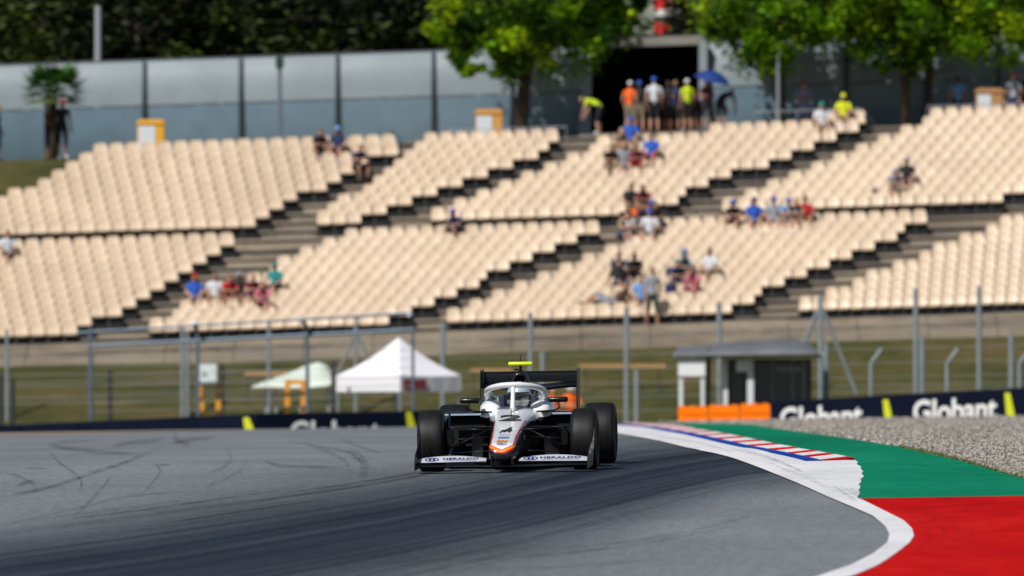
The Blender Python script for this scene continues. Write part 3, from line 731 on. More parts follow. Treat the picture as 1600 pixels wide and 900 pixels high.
def tent(cx, d, yaw, hw, eave, peak, val, lab, m, legs_to, bend=0, red=False):
    root = empty('canopy_tent', (cx, d, legs_to), lab, 'tent', rz=yaw)
    c = [(-hw, -hw), (hw, -hw), (hw, hw), (-hw, hw)]; e, pk = eave - legs_to, peak - legs_to
    n = 6
    for i in range(4):
        a, b = c[i], c[(i + 1) % 4]; mb = MB(); vs = []
        for r in range(n + 1):
            t = r / n
            for q in range(n + 1):
                u = q / n; x = (a[0] + (b[0] - a[0]) * u) * (1 - t); y = (a[1] + (b[1] - a[1]) * u) * (1 - t)
                vs.append((x, y, e + (pk - e) * t - .10 * math.sin(math.pi * t) * (1 - .3 * math.sin(math.pi * u)) - .03 * math.sin(math.pi * u) * (1 - t)))
        k = len(vs); vs += [(x, y, z - .012) for x, y, z in vs]; w = n + 1
        fs = [(r * w + q, r * w + q + 1, (r + 1) * w + q + 1, (r + 1) * w + q) for r in range(n) for q in range(n)]
        mb.add(vs, fs + [(k + a_, k + d_, k + c_, k + b_) for a_, b_, c_, d_ in fs]); child2(mb.build('roof_panel', m, smooth='all'), root)
        mb = MB(); nx, ny = (b[1] - a[1]) / (2 * hw), -(b[0] - a[0]) / (2 * hw); vs = []
        for q in range(13):
            u = q / 12; w_ = .012 * math.sin(q * 2.1); x = a[0] + (b[0] - a[0]) * u + nx * (.005 + w_); y = a[1] + (b[1] - a[1]) * u + ny * (.005 + w_)
            vs += [(x, y, e - .03 * math.sin(math.pi * u) + .01), (x, y, e - val)]
        vs += [(x - nx * .01, y - ny * .01, z) for x, y, z in vs]
        fs = [(2 * q, 2 * q + 1, 2 * q + 3, 2 * q + 2) for q in range(12)]; mb.add(vs, fs + [tuple(26 + v for v in reversed(f)) for f in fs]); child2(mb.build('valance', m, smooth='all'), root)
        mb = MB(); mb.box(c[i][0] * .97 - .03, c[i][0] * .97 + .03, c[i][1] * .97 - .03, c[i][1] * .97 + .03, 0, e - .02); child2(mb.build('leg', M_alu), root)
    if red:
        mb = MB(); mb.box(-hw + .08, -hw + 1.0, -hw - .035, -hw - .025, e - val * .85, e - .1); child2(mb.build('valance_print', mat('faded_red_print', (.35, .06, .07), .7)), root)
    return root
def child2(o, p): o.parent = p; return o
D = 312.; pk = at(623, 527, D); ev = at(0, 587, D).z
tent(at(623, 0, D).x, D, R(47), 1.21, ev, pk.z, .44, 'large white pointed canopy tent left of the racing car', M_canvas, -1.45, red=True)
D = 314.
root = empty('canopy_tent', (X(460, D), D, -1.4), 'small low greenish-white canopy with a drooping corner, left of the big tent', 'tent')
def lowtent():
    prof_ = [(395, 603), (425, 592), (455, 581), (480, 570), (497, 565.5), (510, 570), (520, 585)]; mb = MB(); n = len(prof_); vs = []
    low = [(395, 606), (425, 605), (455, 606), (480, 606), (497, 604), (510, 603), (520, 600)]
    for k in range(5):
        t = k / 4
        for (p, y), (p2, y2) in zip(prof_, low):
            s = math.sin(t * math.pi / 2); q = at(p, y, D); q2 = at(p2, y2, D); vs.append((q.x, D - 1.3 + 1.3 * t, q2.z + (q.z - q2.z) * s))
    for k in range(1, 5):
        t = k / 4
        for (p, y), (p2, y2) in zip(prof_, low):
            s = math.cos(t * math.pi / 2); q = at(p, y, D); q2 = at(p2, y2, D); vs.append((q.x, D + 1.3 * t, q2.z + (q.z - q2.z) * s))
    fs = [(r * n + i, r * n + i + 1, (r + 1) * n + i + 1, (r + 1) * n + i) for r in range(8) for i in range(n - 1)]
    k = len(vs); vs += [(x, y, z - .015) for x, y, z in vs]; mb.add(vs, fs + [tuple(k + v for v in reversed(f)) for f in fs])
    child(mb.build('roof_panel', M_canvas2, smooth='all'), root)
    for p in (417, 432, 470, 514):
        x = X(p, D); m2 = MB(); m2.box(x - .035, x + .035, D - .9, D - .83, -1.4, at(0, 598, D).z); child(m2.build('leg', M_alu), root)
lowtent()
# marshal shelter
D = 309.
sh = empty('marshal_shelter', (X(1160, D), D, -1.2), 'grey-roofed open marshal shelter with white posts and dark glazing behind the orange barrier', 'shelter')
M_roof = mat('dull_grey_roof', (.15, .16, .175), .55, .2, var=.15, scale=1.5)
mb = MB(); rp = [(1050, 552), (1062, 542), (1110, 537), (1170, 533), (1215, 529), (1245, 529), (1268, 538), (1282, 552)]; n = len(rp); vs = []
for yy, dz in ((D - 1.0, 0), (D - .9, .25), (D + .9, 1), (D + 2.6, .2)):
    for p, y in rp: q = at(p, 555 - (p - 1050) * .012 + (y - 555 + (p - 1050) * .012) * dz, D); vs.append((q.x, yy, q.z))
k = len(vs); vs += [(x, y, z - .05) for x, y, z in vs]
fs = [(r * n + i, r * n + i + 1, (r + 1) * n + i + 1, (r + 1) * n + i) for r in range(3) for i in range(n - 1)]
side = [(i, i + 1, k + i + 1, k + i) for i in range(n - 1)]
mb.add(vs, fs + [tuple(k + v for v in reversed(f)) for f in fs] + side); child(mb.build('roof', M_roof, smooth='all'), sh)
def sbox(p0, p1, y0, y1, dd, th, m, name):
    mb = MB(); mb.box(X(p0, D), X(p1, D), D + dd, D + dd + th, at(0, y1, D).z, at(0, y0, D).z); return child(mb.build(name, m, bevel=.008), sh)
M_wpaint = mat('white_painted_steel', (.66, .70, .74), .5, var=.06, scale=4)
sbox(1060, 1066.5, 556, 690, -.8, .1, M_wpaint, 'post'); sbox(1094, 1100, 556, 690, -.8, .1, M_wpaint, 'post')
sbox(1059, 1101, 559, 588, -.86, .05, mat('white_panel', (.78, .80, .82), .5), 'sign_board')
sbox(1130, 1137, 556, 690, -.3, .1, M_wpaint, 'post'); sbox(1167, 1177, 562, 690, -.5, .12, M_wpaint, 'post'); sbox(1150, 1172, 563, 581, -.56, .05, M_wsign, 'sign_board')
sbox(1106, 1286, 551, 559, -.7, .1, mat('grey_beam', (.40, .41, .40), .6), 'beam'); sbox(1103, 1110, 545, 690, -.6, .1, M_dpost, 'post')
M_glass = mat('dark_glass', (.06, .07, .08), .2, spec=.5)
booth = sbox(1138, 1268, 561, 692, .1, 1.8, mat('booth_frame', (.035, .042, .055), .7, spec=.1), 'booth')
for p0, p1 in ((1141, 1164), (1180, 1205), (1209, 1238), (1241, 1264)): sbox(p0, p1, 565, 640, .07, .02, M_glass, 'window')
for p in (1207, 1239, 1256): sbox(p - 1.3, p + 1.3, 562, 690, .02, .05, M_gpost, 'mullion')
sbox(1212, 1252, 573, 580, .055, .012, mat('grey_notice', (.25, .28, .28), .6), 'notice')

# ------------------------------------------------------------------ bins, poles, tower
def bin_(px, py, w, h, lab, col, wt):
    d = 349.5; x = X(px, d); s = d / F; zt = at(0, py, d).z; zb = gz(x, d); W = w * s / 2
    root = empty('waste_bin', (x, d, zb), lab, 'bin', 'waste bins behind the top row')
    m = mat(col[0], col[1], .5)
    mb = MB(); mb.box(-W, W, -.3, .3, 0, zt - zb - .16); child2(mb.build('bin_body', m, bevel=.03), root)
    mb = MB(); mb.box(-W * 1.06, W * 1.06, -.34, .33, zt - zb - .155, zt - zb - .05); mb.box(-W * .9, W * .9, -.28, .28, zt - zb - .05, zt - zb); child2(mb.build('lid', m, bevel=.03), root)
    mb = MB(); mb.box(-W * .9, W * wt, -.325, -.305, .1, zt - zb - .2); child2(mb.build('front_panel', mat('white_bin_panel', (.62, .66, .70), .5), bevel=.01), root)
bin_(236, 187, 42, 40, 'yellow-lidded waste bin with a white front panel behind the upper left seats', ('yellow_bin', (.75, .38, .01)), .35)
bin_(764, 171, 42, 40, 'orange-topped waste bin with a white front beneath the biggest tree', ('orange_bin', (.62, .30, .06)), .25)
bin_(1546, 138, 42, 44, 'orange-topped waste bin behind the top right seats in tree shade', ('tan_bin', (.42, .22, .08)), .1)
def pole(px, y0, d, rad, lab, m, head=None):
    x = X(px, d); zt = at(0, y0, d).z; zb = gz(x, d) - .1; root = empty('lamp_post' if head is None else 'speaker_post', (x, d, zb), lab, 'post')
    mb = MB(); mb.tube([(0, 0, 0), (0, 0, zt - zb)], [rad * 1.15, rad], 8); child2(mb.build('pole', m, smooth=True), root)
    if head:
        mb = MB(); mb.box(-.13, .13, -.16, .1, zt - zb - .36, zt - zb - .02); mb.box(-.06, .06, -.1, .06, zt - zb - .02, zt - zb + .05); child2(mb.build('loudspeaker', head, bevel=.03), root)
    return root
pole(437, 88, 353, .06, 'slim grey post topped by a dark green loudspeaker before the grey wall', mat('grey_blue_pole', (.16, .20, .26), .5, .3), mat('green_speaker', (.008, .05, .035), .5))
pole(153, 9, 362, .10, 'pale round lamp post rising behind the left part of the wall', mat('pale_pole', (.34, .37, .42), .5, .2))
pole(1216, 62, 350.5, .055, 'thin pale pole in front of the second tree right of the gateway', M_gpost)
tw = empty('striped_mast', (X(1036, 430), 430, 11), 'red and white banded mast seen above the gateway', 'mast')
mr_, mw_ = mat('mast_red', (.62, .02, .02), .5), mat('mast_white', (.75, .70, .70), .5)
d = 430.
for i, (ya, yb, m) in enumerate(((-60, -30, mw_), (-30, -12, mw_), (-12, 15, mr_), (15, 25, mw_), (25, 36, mat('bush_dark', (.02, .03, .02), .7)), (36, 54, mr_), (54, 90, mw_))):  # dark green band added in place of a bush covering the mast
    mb = MB(); x0, x1 = X(1026, d), X(1046, d); z0, z1 = at(0, yb, d).z, at(0, ya, d).z
    mb.lathe([(z0 + .004, .245 + .002 * i), (z1, .245 + .002 * i)], 14, 'z', (X(1034, d), d, 0), cap=True)
    mb.tube([(X(1034, d) - .27, d - .2, z0), (X(1034, d) - .27, d - .2, z1)], .03, 5); mb.tube([(X(1034, d) + .27, d - .2, z0), (X(1034, d) + .27, d - .2, z1)], .03, 5)
    child(mb.build('mast_band', m, smooth=True), tw)
sg = empty('red_billboard', (X(1078, 428), 428, 12), 'dark red board high behind the gateway, cut by the top edge', 'billboard')
mb = MB(); mb.box(X(1049, 428), X(1079, 428), 428, 428.2, at(0, 10, 428).z, at(0, -40, 428).z); child(mb.build('board', mat('dark_red_board', (.16, .008, .01), .5), bevel=.02), sg)
for p in (1053, 1074):
    mb = MB(); mb.box(X(p, 428) - .06, X(p, 428) + .06, 428.21, 428.33, 9, at(0, 0, 428).z); child(mb.build('leg', M_dpost), sg)

# ------------------------------------------------------------------ trees
def leafmat(name, col, tr=.35):
    m, n, l, b = nodes(name); b.inputs['Roughness'].default_value = .55; b.inputs['Specular IOR Level'].default_value = .3
    oi = n.new('ShaderNodeTexCoord'); t = n.new('ShaderNodeTexNoise'); t.inputs['Scale'].default_value = 1.3; l.new(oi.outputs['Object'], t.inputs['Vector'])
    r = n.new('ShaderNodeMapRange'); r.inputs[1].default_value = .35; r.inputs[2].default_value = .65; r.inputs[3].default_value = .65; r.inputs[4].default_value = 1.4; l.new(t.outputs[0], r.inputs[0])
    h = n.new('ShaderNodeVectorMath'); h.operation = 'SCALE'; h.inputs[0].default_value = col; l.new(r.outputs[0], h.inputs['Scale']); l.new(h.outputs[0], b.inputs['Base Color'])
    ts = n.new('ShaderNodeBsdfTranslucent'); l.new(h.outputs[0], ts.inputs[0]); mx = n.new('ShaderNodeMixShader'); mx.inputs[0].default_value = tr
    l.new(b.outputs[0], mx.inputs[1]); l.new(ts.outputs[0], mx.inputs[2]); l.new(mx.outputs[0], n['Material Output'].inputs[0]); return m
ML_lime = [leafmat('lime_leaf', (.15, .33, .005)), leafmat('sunlit_yellow_leaf', (.36, .50, .005)), leafmat('mid_leaf', (.022, .075, .006))]
ML_dark = [leafmat('shaded_pine_leaf', (.012, .026, .005), .15), leafmat('lit_olive_leaf', (.060, .088, .014), .2), leafmat('deep_shade_leaf', (.005, .011, .004), .1)]  # shadow painted in the near-black leaves, lit clumps in the olive
M_bark = mat('bark', (.045, .032, .022), .9, var=.3, scale=6, bump=.6, bscale=12)
def crown(c, r, nclump, nleaf, size, mats, hollow=.35, droop=0., cs=1., mixk=.8):
    mb = MB(); vs, fs, mi = mb.v, mb.f, mb.m
    for k in range(nclump):
        while True:
            p = Vector([random.uniform(-1, 1) for _ in range(3)])
            if hollow < p.length < 1: break
        cc = Vector((c[0] + p.x * r[0], c[1] + p.y * r[1], c[2] + p.z * r[2])); cr = random.uniform(.28, .62) * min(1.3, r[2] / 2) * cs
        km = random.choices((0, 1, 2), (.50, .20 if p.x < .3 and p.z > -.6 else .06, .36) if mats is ML_lime else (.36, .40, .24))[0]  # yellow clumps paint sunlight into the crown, mostly on its sunny side
        for j in range(nleaf):
            q = Vector((random.gauss(0, .5), random.gauss(0, .5), random.gauss(0, .38) - droop * random.random())) * cr + cc
            a = random.uniform(0, 6.28); t = random.uniform(-.9, .9); s = size * random.uniform(.6, 1.4)
            u = Vector((math.cos(a), math.sin(a), t * .6)) * s; w = Vector((-math.sin(a), math.cos(a) * .6, random.uniform(-.9, .9))) * s * .5
            b = len(vs); vs += [tuple(q - u), tuple(q + w), tuple(q + u), tuple(q - w)]; fs.append((b, b + 1, b + 2, b + 3)); mi.append(km if random.random() < mixk else random.randrange(3))
    return mb
def tree(px, d, base_z, cx, cyz, r, lab, mats, nc=60, nl=90, size=.13, trunk=.22, group=None, lean=0, extra=(), hollow=.35, name='broadleaf_tree'):
    x = X(px, d); root = empty(name, (x, d, base_z), lab, 'tree', group)
    c = (X(cx, d) - x, 0, cyz - base_z)
    mb = MB(); top = (c[0] * .6, 0, c[2] - r[2] * .1); pts = [(0, 0, -.2), (c[0] * .1 + lean * .4, 0, top[2] * .35), (c[0] * .35 + lean, 0, top[2] * .7), top]
    mb.tube(pts, [trunk * 1.25, trunk, trunk * .8, trunk * .45], 10); child2(mb.build('trunk', M_bark, smooth='all'), root)
    for k in range(6):
        a = k * 1.05 + .3; f = .55 + .08 * k; st = Vector(pts[2]).lerp(Vector(top), random.uniform(-.3, .8))
        en = Vector((c[0] + r[0] * .75 * math.cos(a), r[1] * .75 * math.sin(a), c[2] + r[2] * random.uniform(-.3, .6)))
        m2 = MB(); m2.tube([st, st.lerp(en, .5) + Vector((0, 0, .25)), en], [trunk * .42, trunk * .28, trunk * .1], 6); child2(m2.build('limb', M_bark, smooth='all'), root)
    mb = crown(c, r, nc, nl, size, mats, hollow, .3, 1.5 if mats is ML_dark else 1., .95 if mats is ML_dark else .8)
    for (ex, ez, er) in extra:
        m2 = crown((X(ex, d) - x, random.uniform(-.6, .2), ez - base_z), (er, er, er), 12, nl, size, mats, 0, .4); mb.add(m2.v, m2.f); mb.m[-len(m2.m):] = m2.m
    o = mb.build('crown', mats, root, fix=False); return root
Z = lambda py, d: at(0, py, d).z
g1 = 'broadleaf trees on the terrace before the grey wall'
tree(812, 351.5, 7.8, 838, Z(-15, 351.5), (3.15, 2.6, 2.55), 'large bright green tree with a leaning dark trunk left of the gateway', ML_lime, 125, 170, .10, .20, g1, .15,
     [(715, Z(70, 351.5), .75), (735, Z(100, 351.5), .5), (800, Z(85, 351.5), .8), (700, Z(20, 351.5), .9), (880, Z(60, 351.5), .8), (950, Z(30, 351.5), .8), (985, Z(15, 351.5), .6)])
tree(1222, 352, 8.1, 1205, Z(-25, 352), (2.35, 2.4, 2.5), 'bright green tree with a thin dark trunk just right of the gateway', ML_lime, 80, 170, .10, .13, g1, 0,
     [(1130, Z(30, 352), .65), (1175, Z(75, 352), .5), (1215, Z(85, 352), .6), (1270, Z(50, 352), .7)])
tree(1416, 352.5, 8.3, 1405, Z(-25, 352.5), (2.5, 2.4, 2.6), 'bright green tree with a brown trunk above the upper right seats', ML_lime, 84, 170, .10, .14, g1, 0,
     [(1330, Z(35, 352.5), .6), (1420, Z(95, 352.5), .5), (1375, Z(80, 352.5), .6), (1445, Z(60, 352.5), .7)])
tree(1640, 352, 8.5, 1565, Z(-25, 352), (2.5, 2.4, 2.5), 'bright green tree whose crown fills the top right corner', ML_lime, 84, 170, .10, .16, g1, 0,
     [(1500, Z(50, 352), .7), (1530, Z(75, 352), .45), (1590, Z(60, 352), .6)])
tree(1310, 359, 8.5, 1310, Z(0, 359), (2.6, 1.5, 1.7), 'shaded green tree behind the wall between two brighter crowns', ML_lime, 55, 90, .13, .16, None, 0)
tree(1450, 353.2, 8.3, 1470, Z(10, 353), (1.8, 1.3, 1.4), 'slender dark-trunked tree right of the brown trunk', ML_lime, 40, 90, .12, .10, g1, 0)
g2 = 'dark trees beyond the wall'
for i, (px, d, py, r, lab) in enumerate((
    (-30, 372, 20, (4.2, 2.5, 3.0), 'dark evergreen tree beyond the wall at the left picture edge'), (95, 380, 0, (4.5, 2.5, 3.4), 'dark evergreen tree just left of the pale lamp post'),
    (215, 371, 25, (3.4, 2.2, 2.6), 'dark evergreen tree just right of the pale lamp post'), (330, 374, 20, (3.8, 2.5, 3.0), 'olive dark tree above the second wall post'),
    (450, 380, 5, (4.4, 2.5, 3.4), 'dark evergreen tree above the green loudspeaker post'), (560, 372, 25, (3.2, 2.2, 2.6), 'olive dark tree above the fourth wall post'),
    (665, 378, 5, (4.2, 2.5, 3.2), 'dark tree half behind the big bright crown'), (868, 384, 10, (2.4, 2.5, 3.0), 'dark tree showing under the right side of the big crown'),
    (1086, 440, 38, (1.35, 1.3, .85), 'low dark treetop between the striped mast and the right trees'), (1210, 380, 15, (4.4, 2.5, 3.2), 'dark tree behind the first crown right of the gateway'),
    (1400, 376, 10, (4.6, 2.5, 3.4), 'dark tree behind the brown-trunked tree'), (1590, 380, 5, (4.8, 2.5, 3.4), 'dark tree beyond the wall at the top right corner'))):
    tree(px, d, prof(d), px, Z(py, d), r, lab, ML_dark, 60 if i != 8 else 30, 100, .17, .2, g2, 0, hollow=.2, name='dark_tree')
# wooded slope far behind
def slope():
    mb = MB(); 
    def add(x0, x1, n):
        for _ in range(n):
            x = random.uniform(x0, x1); d = random.uniform(398, 412); zt = 10.5 + random.random() ** .8 * 8.0 + .03 * x
            if 3.2 < x < 6.3: continue
            s = random.uniform(.15, .4); a = random.uniform(0, 3.1)
            u = Vector((math.cos(a), math.sin(a) * .4, random.uniform(-.6, .6))) * s; w = Vector((random.uniform(-.4, .4), .1, 1)) * s * .6; q = Vector((x, d, zt))
            mb.add([q - u, q + w, q + u, q - w], [(0, 1, 2, 3)], random.randrange(3))
    add(-26, 26, 26000)
    o = mb.build('wooded_slope', ML_dark, fix=False); tag(o, 'dense dark woodland filling the gaps behind the wall', 'woodland', kind='stuff')
slope()
# palm
def palm():
    d = 351.; x = X(83, d); zb = gz(x, d); zc = Z(142, d)
    root = empty('fan_palm', (x, d, zb), 'small fan palm with a shaggy trunk beside the man in the red cap', 'palm')
    mb = MB(); h = zc - zb; mb.tube([(0, 0, -.2), (.02, 0, h * .5), (0, 0, h)], [.12, .11, .13], 9); child2(mb.build('trunk', M_bark, smooth='all'), root)
    ml = [leafmat('palm_leaf', (.045, .12, .02), .25), leafmat('palm_leaf_pale', (.10, .14, .04), .2)]
    n = 30
    for k in range(n):
        a = k * 2.4; el = .95 - 1.35 * (k / n); L = random.uniform(1.0, 1.35); mb = MB()
        D3 = Vector((math.cos(a) * math.cos(el), math.sin(a) * math.cos(el) * .9, math.sin(el))); side = D3.cross(Vector((0, 0, 1))).normalized(); upv = side.cross(D3)
        st = Vector((0, 0, h)); hub = st + D3 * L * .5; mb.tube([st, hub], [.018, .012], 5)
        for j in range(13):
            t = -1.25 + 2.5 * j / 12; dr = (D3 * math.cos(t) + side * math.sin(t)).normalized(); tip = hub + dr * L * .55 + Vector((0, 0, -.12 * abs(t)))
            w = (side * math.cos(t) - D3 * math.sin(t)) * .055; mid = hub.lerp(tip, .55)
            mb.add([hub, mid + w, tip, mid - w], [(0, 1, 2, 3)])
        child2(mb.build('frond', ml[1] if k > 24 else ml[0], fix=False), root)
palm()

# ------------------------------------------------------------------ the racing car
CX, CD = X(795, 111), 111.
M_carbon = mat('black_carbon', (.004, .0045, .006), .35, coat=.25, spec=.3)
M_cmatte = mat('matt_black', (.003, .003, .0035), .7, spec=.15)
M_cwhite = mat('white_car_paint', (.72, .73, .75), .28, coat=.7)
M_navyp = mat('navy_car_paint', (.004, .010, .032), .22, coat=.8)
M_tyre = None
def tyre_mat():
    m, n, l, b = nodes('tyre_rubber')
    tc = n.new('ShaderNodeTexCoord'); mp = n.new('ShaderNodeMapping'); mp.inputs['Scale'].default_value = (14, 1.2, 1.2); l.new(tc.outputs['Object'], mp.inputs[0])
    t = n.new('ShaderNodeTexNoise'); t.inputs['Scale'].default_value = 3; t.inputs['Detail'].default_value = 6; l.new(mp.outputs[0], t.inputs['Vector'])
    c = n.new('ShaderNodeValToRGB'); c.color_ramp.elements[0].position = .3; c.color_ramp.elements[0].color = (.0035, .0035, .004, 1); c.color_ramp.elements[1].position = .75; c.color_ramp.elements[1].color = (.011, .011, .012, 1)
    l.new(t.outputs[0], c.inputs[0]); l.new(c.outputs[0], b.inputs['Base Color']); b.inputs['Roughness'].default_value = .55; b.inputs['Specular IOR Level'].default_value = .28
    t2 = n.new('ShaderNodeTexNoise'); t2.inputs['Scale'].default_value = 60; l.new(tc.outputs['Object'], t2.inputs['Vector'])
    bp = n.new('ShaderNodeBump'); bp.inputs['Strength'].default_value = .25; bp.inputs['Distance'].default_value = .005; l.new(t2.outputs[0], bp.inputs['Height']); l.new(bp.outputs[0], b.inputs['Normal'])
    return m
M_tyre = tyre_mat()
car = empty('racing_car', (0, 0, 0), 'white and black single-seater racing car with a halo and black wings driving on the tarmac', 'racing car')
yaw = R(3.9); ex = Vector((math.cos(yaw), -math.sin(yaw), 0)); ey = Vector((math.sin(yaw), math.cos(yaw), 0))
sl = lambda v: Vector((v.x, v.y, TILT * v.x + .0150 * v.y)).normalized()
ex = sl(ex); ey = sl(ey); ez = ex.cross(ey).normalized(); ey = ez.cross(ex)
car.matrix_world = Matrix.Translation((CX, CD, gz(CX, CD) + .002)) @ Matrix((ex, ey, ez)).transposed().to_4x4()
CM = car.matrix_world.copy()
def cp_(mb, name, m, parent=None, **k):
    o = mb.build(name, m, None, **k); o.parent = parent or car; return o

# body sections: y, half width, z top, z bottom
SEC = [(-1.00, .060, .190, .135), (-.985, .092, .222, .118), (-.95, .116, .252, .105), (-.88, .130, .285, .100), (-.7, .136, .325, .105), (-.4, .146, .385, .12), (0, .160, .455, .13), (.3, .174, .505, .12),
       (.55, .192, .545, .10), (.8, .225, .580, .08), (1.05, .262, .600, .07), (1.4, .285, .605, .06), (1.8, .27, .62, .06), (2.2, .22, .62, .06), (2.7, .15, .55, .07), (3.2, .10, .44, .10), (3.42, .08, .40, .14)]
def bsec(y):
    for a, b in zip(SEC, SEC[1:]):
        if y <= b[0]:
            t = (y - a[0]) / (b[0] - a[0]); t = t if t > 0 else 0; return tuple(a[i] + (b[i] - a[i]) * t for i in (1, 2, 3))
    return SEC[-1][1:]
NEXP = 4.2
def btop_z(x, y):
    hw, zt, zb = bsec(y); zm = (zt + zb) / 2; k = min(.999, abs(x) / hw); return zm + (zt - zm) * (1 - k ** NEXP) ** (1 / NEXP)
def surf_y(x, z):
    lo, hi = -1., 1.0
    for _ in range(30):
        m = (lo + hi) / 2
        if btop_z(x, m) < z: lo = m
        else: hi = m
    return hi
def livery():
    m, n, l, b = nodes('nose_livery'); b.inputs['Roughness'].default_value = .26; b.inputs['Coat Weight'].default_value = .7; b.inputs['Coat Roughness'].default_value = .05
    def att(nm): a = n.new('ShaderNodeAttribute'); a.attribute_name = nm; return a.outputs['Fac']
    def ramp(v, stops, off=.1, k=5.):
        ma = n.new('ShaderNodeMath'); ma.operation = 'MULTIPLY_ADD'; ma.inputs[1].default_value = k; ma.inputs[2].default_value = off; l.new(v, ma.inputs[0])
        r = n.new('ShaderNodeValToRGB'); r.color_ramp.interpolation = 'CONSTANT'; e = r.color_ramp.elements
        e[0].position = 0; e[0].color = (*stops[0][1], 1); e[1].position = stops[1][0] * k + off; e[1].color = (*stops[1][1], 1)
        for p, c in stops[2:]: q = e.new(p * k + off); q.color = (*c, 1)
        l.new(ma.outputs[0], r.inputs[0]); return r
    K, Rd, O, W = (.008, .009, .012), (.62, .006, .004), (.90, .26, .004), (.72, .73, .75)
    tip = ramp(att('etip'), [(0, K), (0, K), (.0005, Rd), (.019, O), (.038, Rd), (.046, W)])
    sid = ramp(att('eside'), [(0, K), (0, K), (.0005, Rd), (.021, W)])
    # choose the band that lies nearer the outline
    mn = n.new('ShaderNodeMath'); mn.operation = 'LESS_THAN'; l.new(att('etip'), mn.inputs[0]); mn.inputs[1].default_value = .046
    ms = n.new('ShaderNodeMath'); ms.operation = 'LESS_THAN'; l.new(att('eside'), ms.inputs[0]); ms.inputs[1].default_value = .0
    mx = n.new('ShaderNodeMix'); mx.data_type = 'RGBA'; l.new(mn.outputs[0], mx.inputs['Factor']); l.new(sid.outputs[0], mx.inputs['A']); l.new(tip.outputs[0], mx.inputs['B'])
    m2 = n.new('ShaderNodeMix'); m2.data_type = 'RGBA'; l.new(ms.outputs[0], m2.inputs['Factor']); l.new(mx.outputs['Result'], m2.inputs['A']); m2.inputs['B'].default_value = (*K, 1)
    l.new(m2.outputs['Result'], b.inputs['Base Color']); return m
M_liv = livery()
def body():
    ys = [-1.0 + .006 * i for i in range(26)] + [-.84 + .02 * i for i in range(95)] + [1.06 + .05 * i for i in range(48)]
    n = 72; vs = []
    for y in ys:
        hw, zt, zb = bsec(y); zm = (zt + zb) / 2; h = (zt - zb) / 2
        for j in range(n):
            q = 2 * math.pi * j / n; c, s = math.cos(q), math.sin(q); e = 2 / NEXP
            vs.append((hw * abs(c) ** e * (1 if c > 0 else -1), y, zm + h * abs(s) ** e * (1 if s > 0 else -1)))
    fs = []; 
    for i in range(len(ys) - 1):
        for j in range(n):
            a = i * n + j; b = i * n + (j + 1) % n; xm = abs(vs[a][0]); top = vs[a][2] > bsec(ys[i])[1] - .05
            if 1.0 < ys[i] < 1.75 and top and xm < .20: continue
            fs.append((a, b, b + n, a + n))
    fs.append(tuple(range(n)))
    me = bpy.data.meshes.new('bodywork'); me.from_pydata(vs, [], fs); me.materials.append(M_liv)
    bm = bmesh.new(); bm.from_mesh(me); bmesh.ops.recalc_face_normals(bm, faces=bm.faces); bm.to_mesh(me); bm.free(); me.shade_smooth()
    et = me.attributes.new('etip', 'FLOAT', 'POINT'); es = me.attributes.new('eside', 'FLOAT', 'POINT'); E = []; T = []
    for v in me.vertices:
        x, y, z = v.co
        T.append((z - .172 - .42 * abs(x)) * .92)
        hwl = .128 + .26 * max(0, z - .34)
        hw = bsec(y)[0]
        if y < .35: E.append(min(.15, min(hwl, hw * .975) - abs(x) if z > (bsec(y)[1] + bsec(y)[2]) / 2 else -.02))
        else: E.append(.14 if z > .47 else -.14)
    et.data.foreach_set('value', T); es.data.foreach_set('value', E)
    o = bpy.data.objects.new('bodywork', me); link(o); o.parent = car
body()
tub = MB(); tub.box(-.215, .215, 1.0, 1.8, .12, .13); tub.box(-.215, -.205, 1.0, 1.8, .13, .57); tub.box(.205, .215, 1.0, 1.8, .13, .57); tub.box(-.205, .205, 1.0, 1.01, .13, .57); tub.box(-.205, .205, 1.79, 1.8, .13, .57)
cp_(tub, 'cockpit_lining', M_cmatte)

def front_print(txt, cx, cz, w, h, m, name='lettering', bold=.0, shear=0):
    """lettering laid on the nose top; w, h are its size seen from straight ahead"""
    me = text_mesh(txt, 1, bold=bold); me.materials.append(m)
    xs = [v.co.x for v in me.vertices]; zs = [v.co.y for v in me.vertices]; a, b, c, d_ = min(xs), max(xs), min(zs), max(zs)
    bm = bmesh.new(); bm.from_mesh(me); bmesh.ops.triangulate(bm, faces=bm.faces)
    bmesh.ops.subdivide_edges(bm, edges=[e for e in bm.edges if e.calc_length() > .25], cuts=2, use_grid_fill=False); bmesh.ops.triangulate(bm, faces=bm.faces); bm.to_mesh(me); bm.free()
    for v in me.vertices:
        z = cz + ((v.co.y - c) / (d_ - c) - .5) * h; x = cx + ((v.co.x - a) / (b - a) - .5) * w + shear * (z - cz)
        z -= .0; v.co = (x, surf_y(x, z) - .010, z + .004)
    me.update(); o = link(bpy.data.objects.new(name, me)); o.parent = car; return o
def patch(P, m, name, off=.010):
    """flat shape drawn on the nose top, outline P in (x, z)"""
    bm = bmesh.new(); vs = [bm.verts.new((x, 0, z)) for x, z in P]; bm.faces.new(vs); bmesh.ops.triangulate(bm, faces=bm.faces)
    bmesh.ops.subdivide_edges(bm, edges=[e for e in bm.edges if e.calc_length() > .02], cuts=2); bmesh.ops.triangulate(bm, faces=bm.faces)
    for v in bm.verts: v.co.y = surf_y(v.co.x, v.co.z) - off; v.co.z += off * .4
    me = bpy.data.meshes.new(name); bm.to_mesh(me); bm.free(); me.materials.append(m); o = link(bpy.data.objects.new(name, me)); o.parent = car; return o
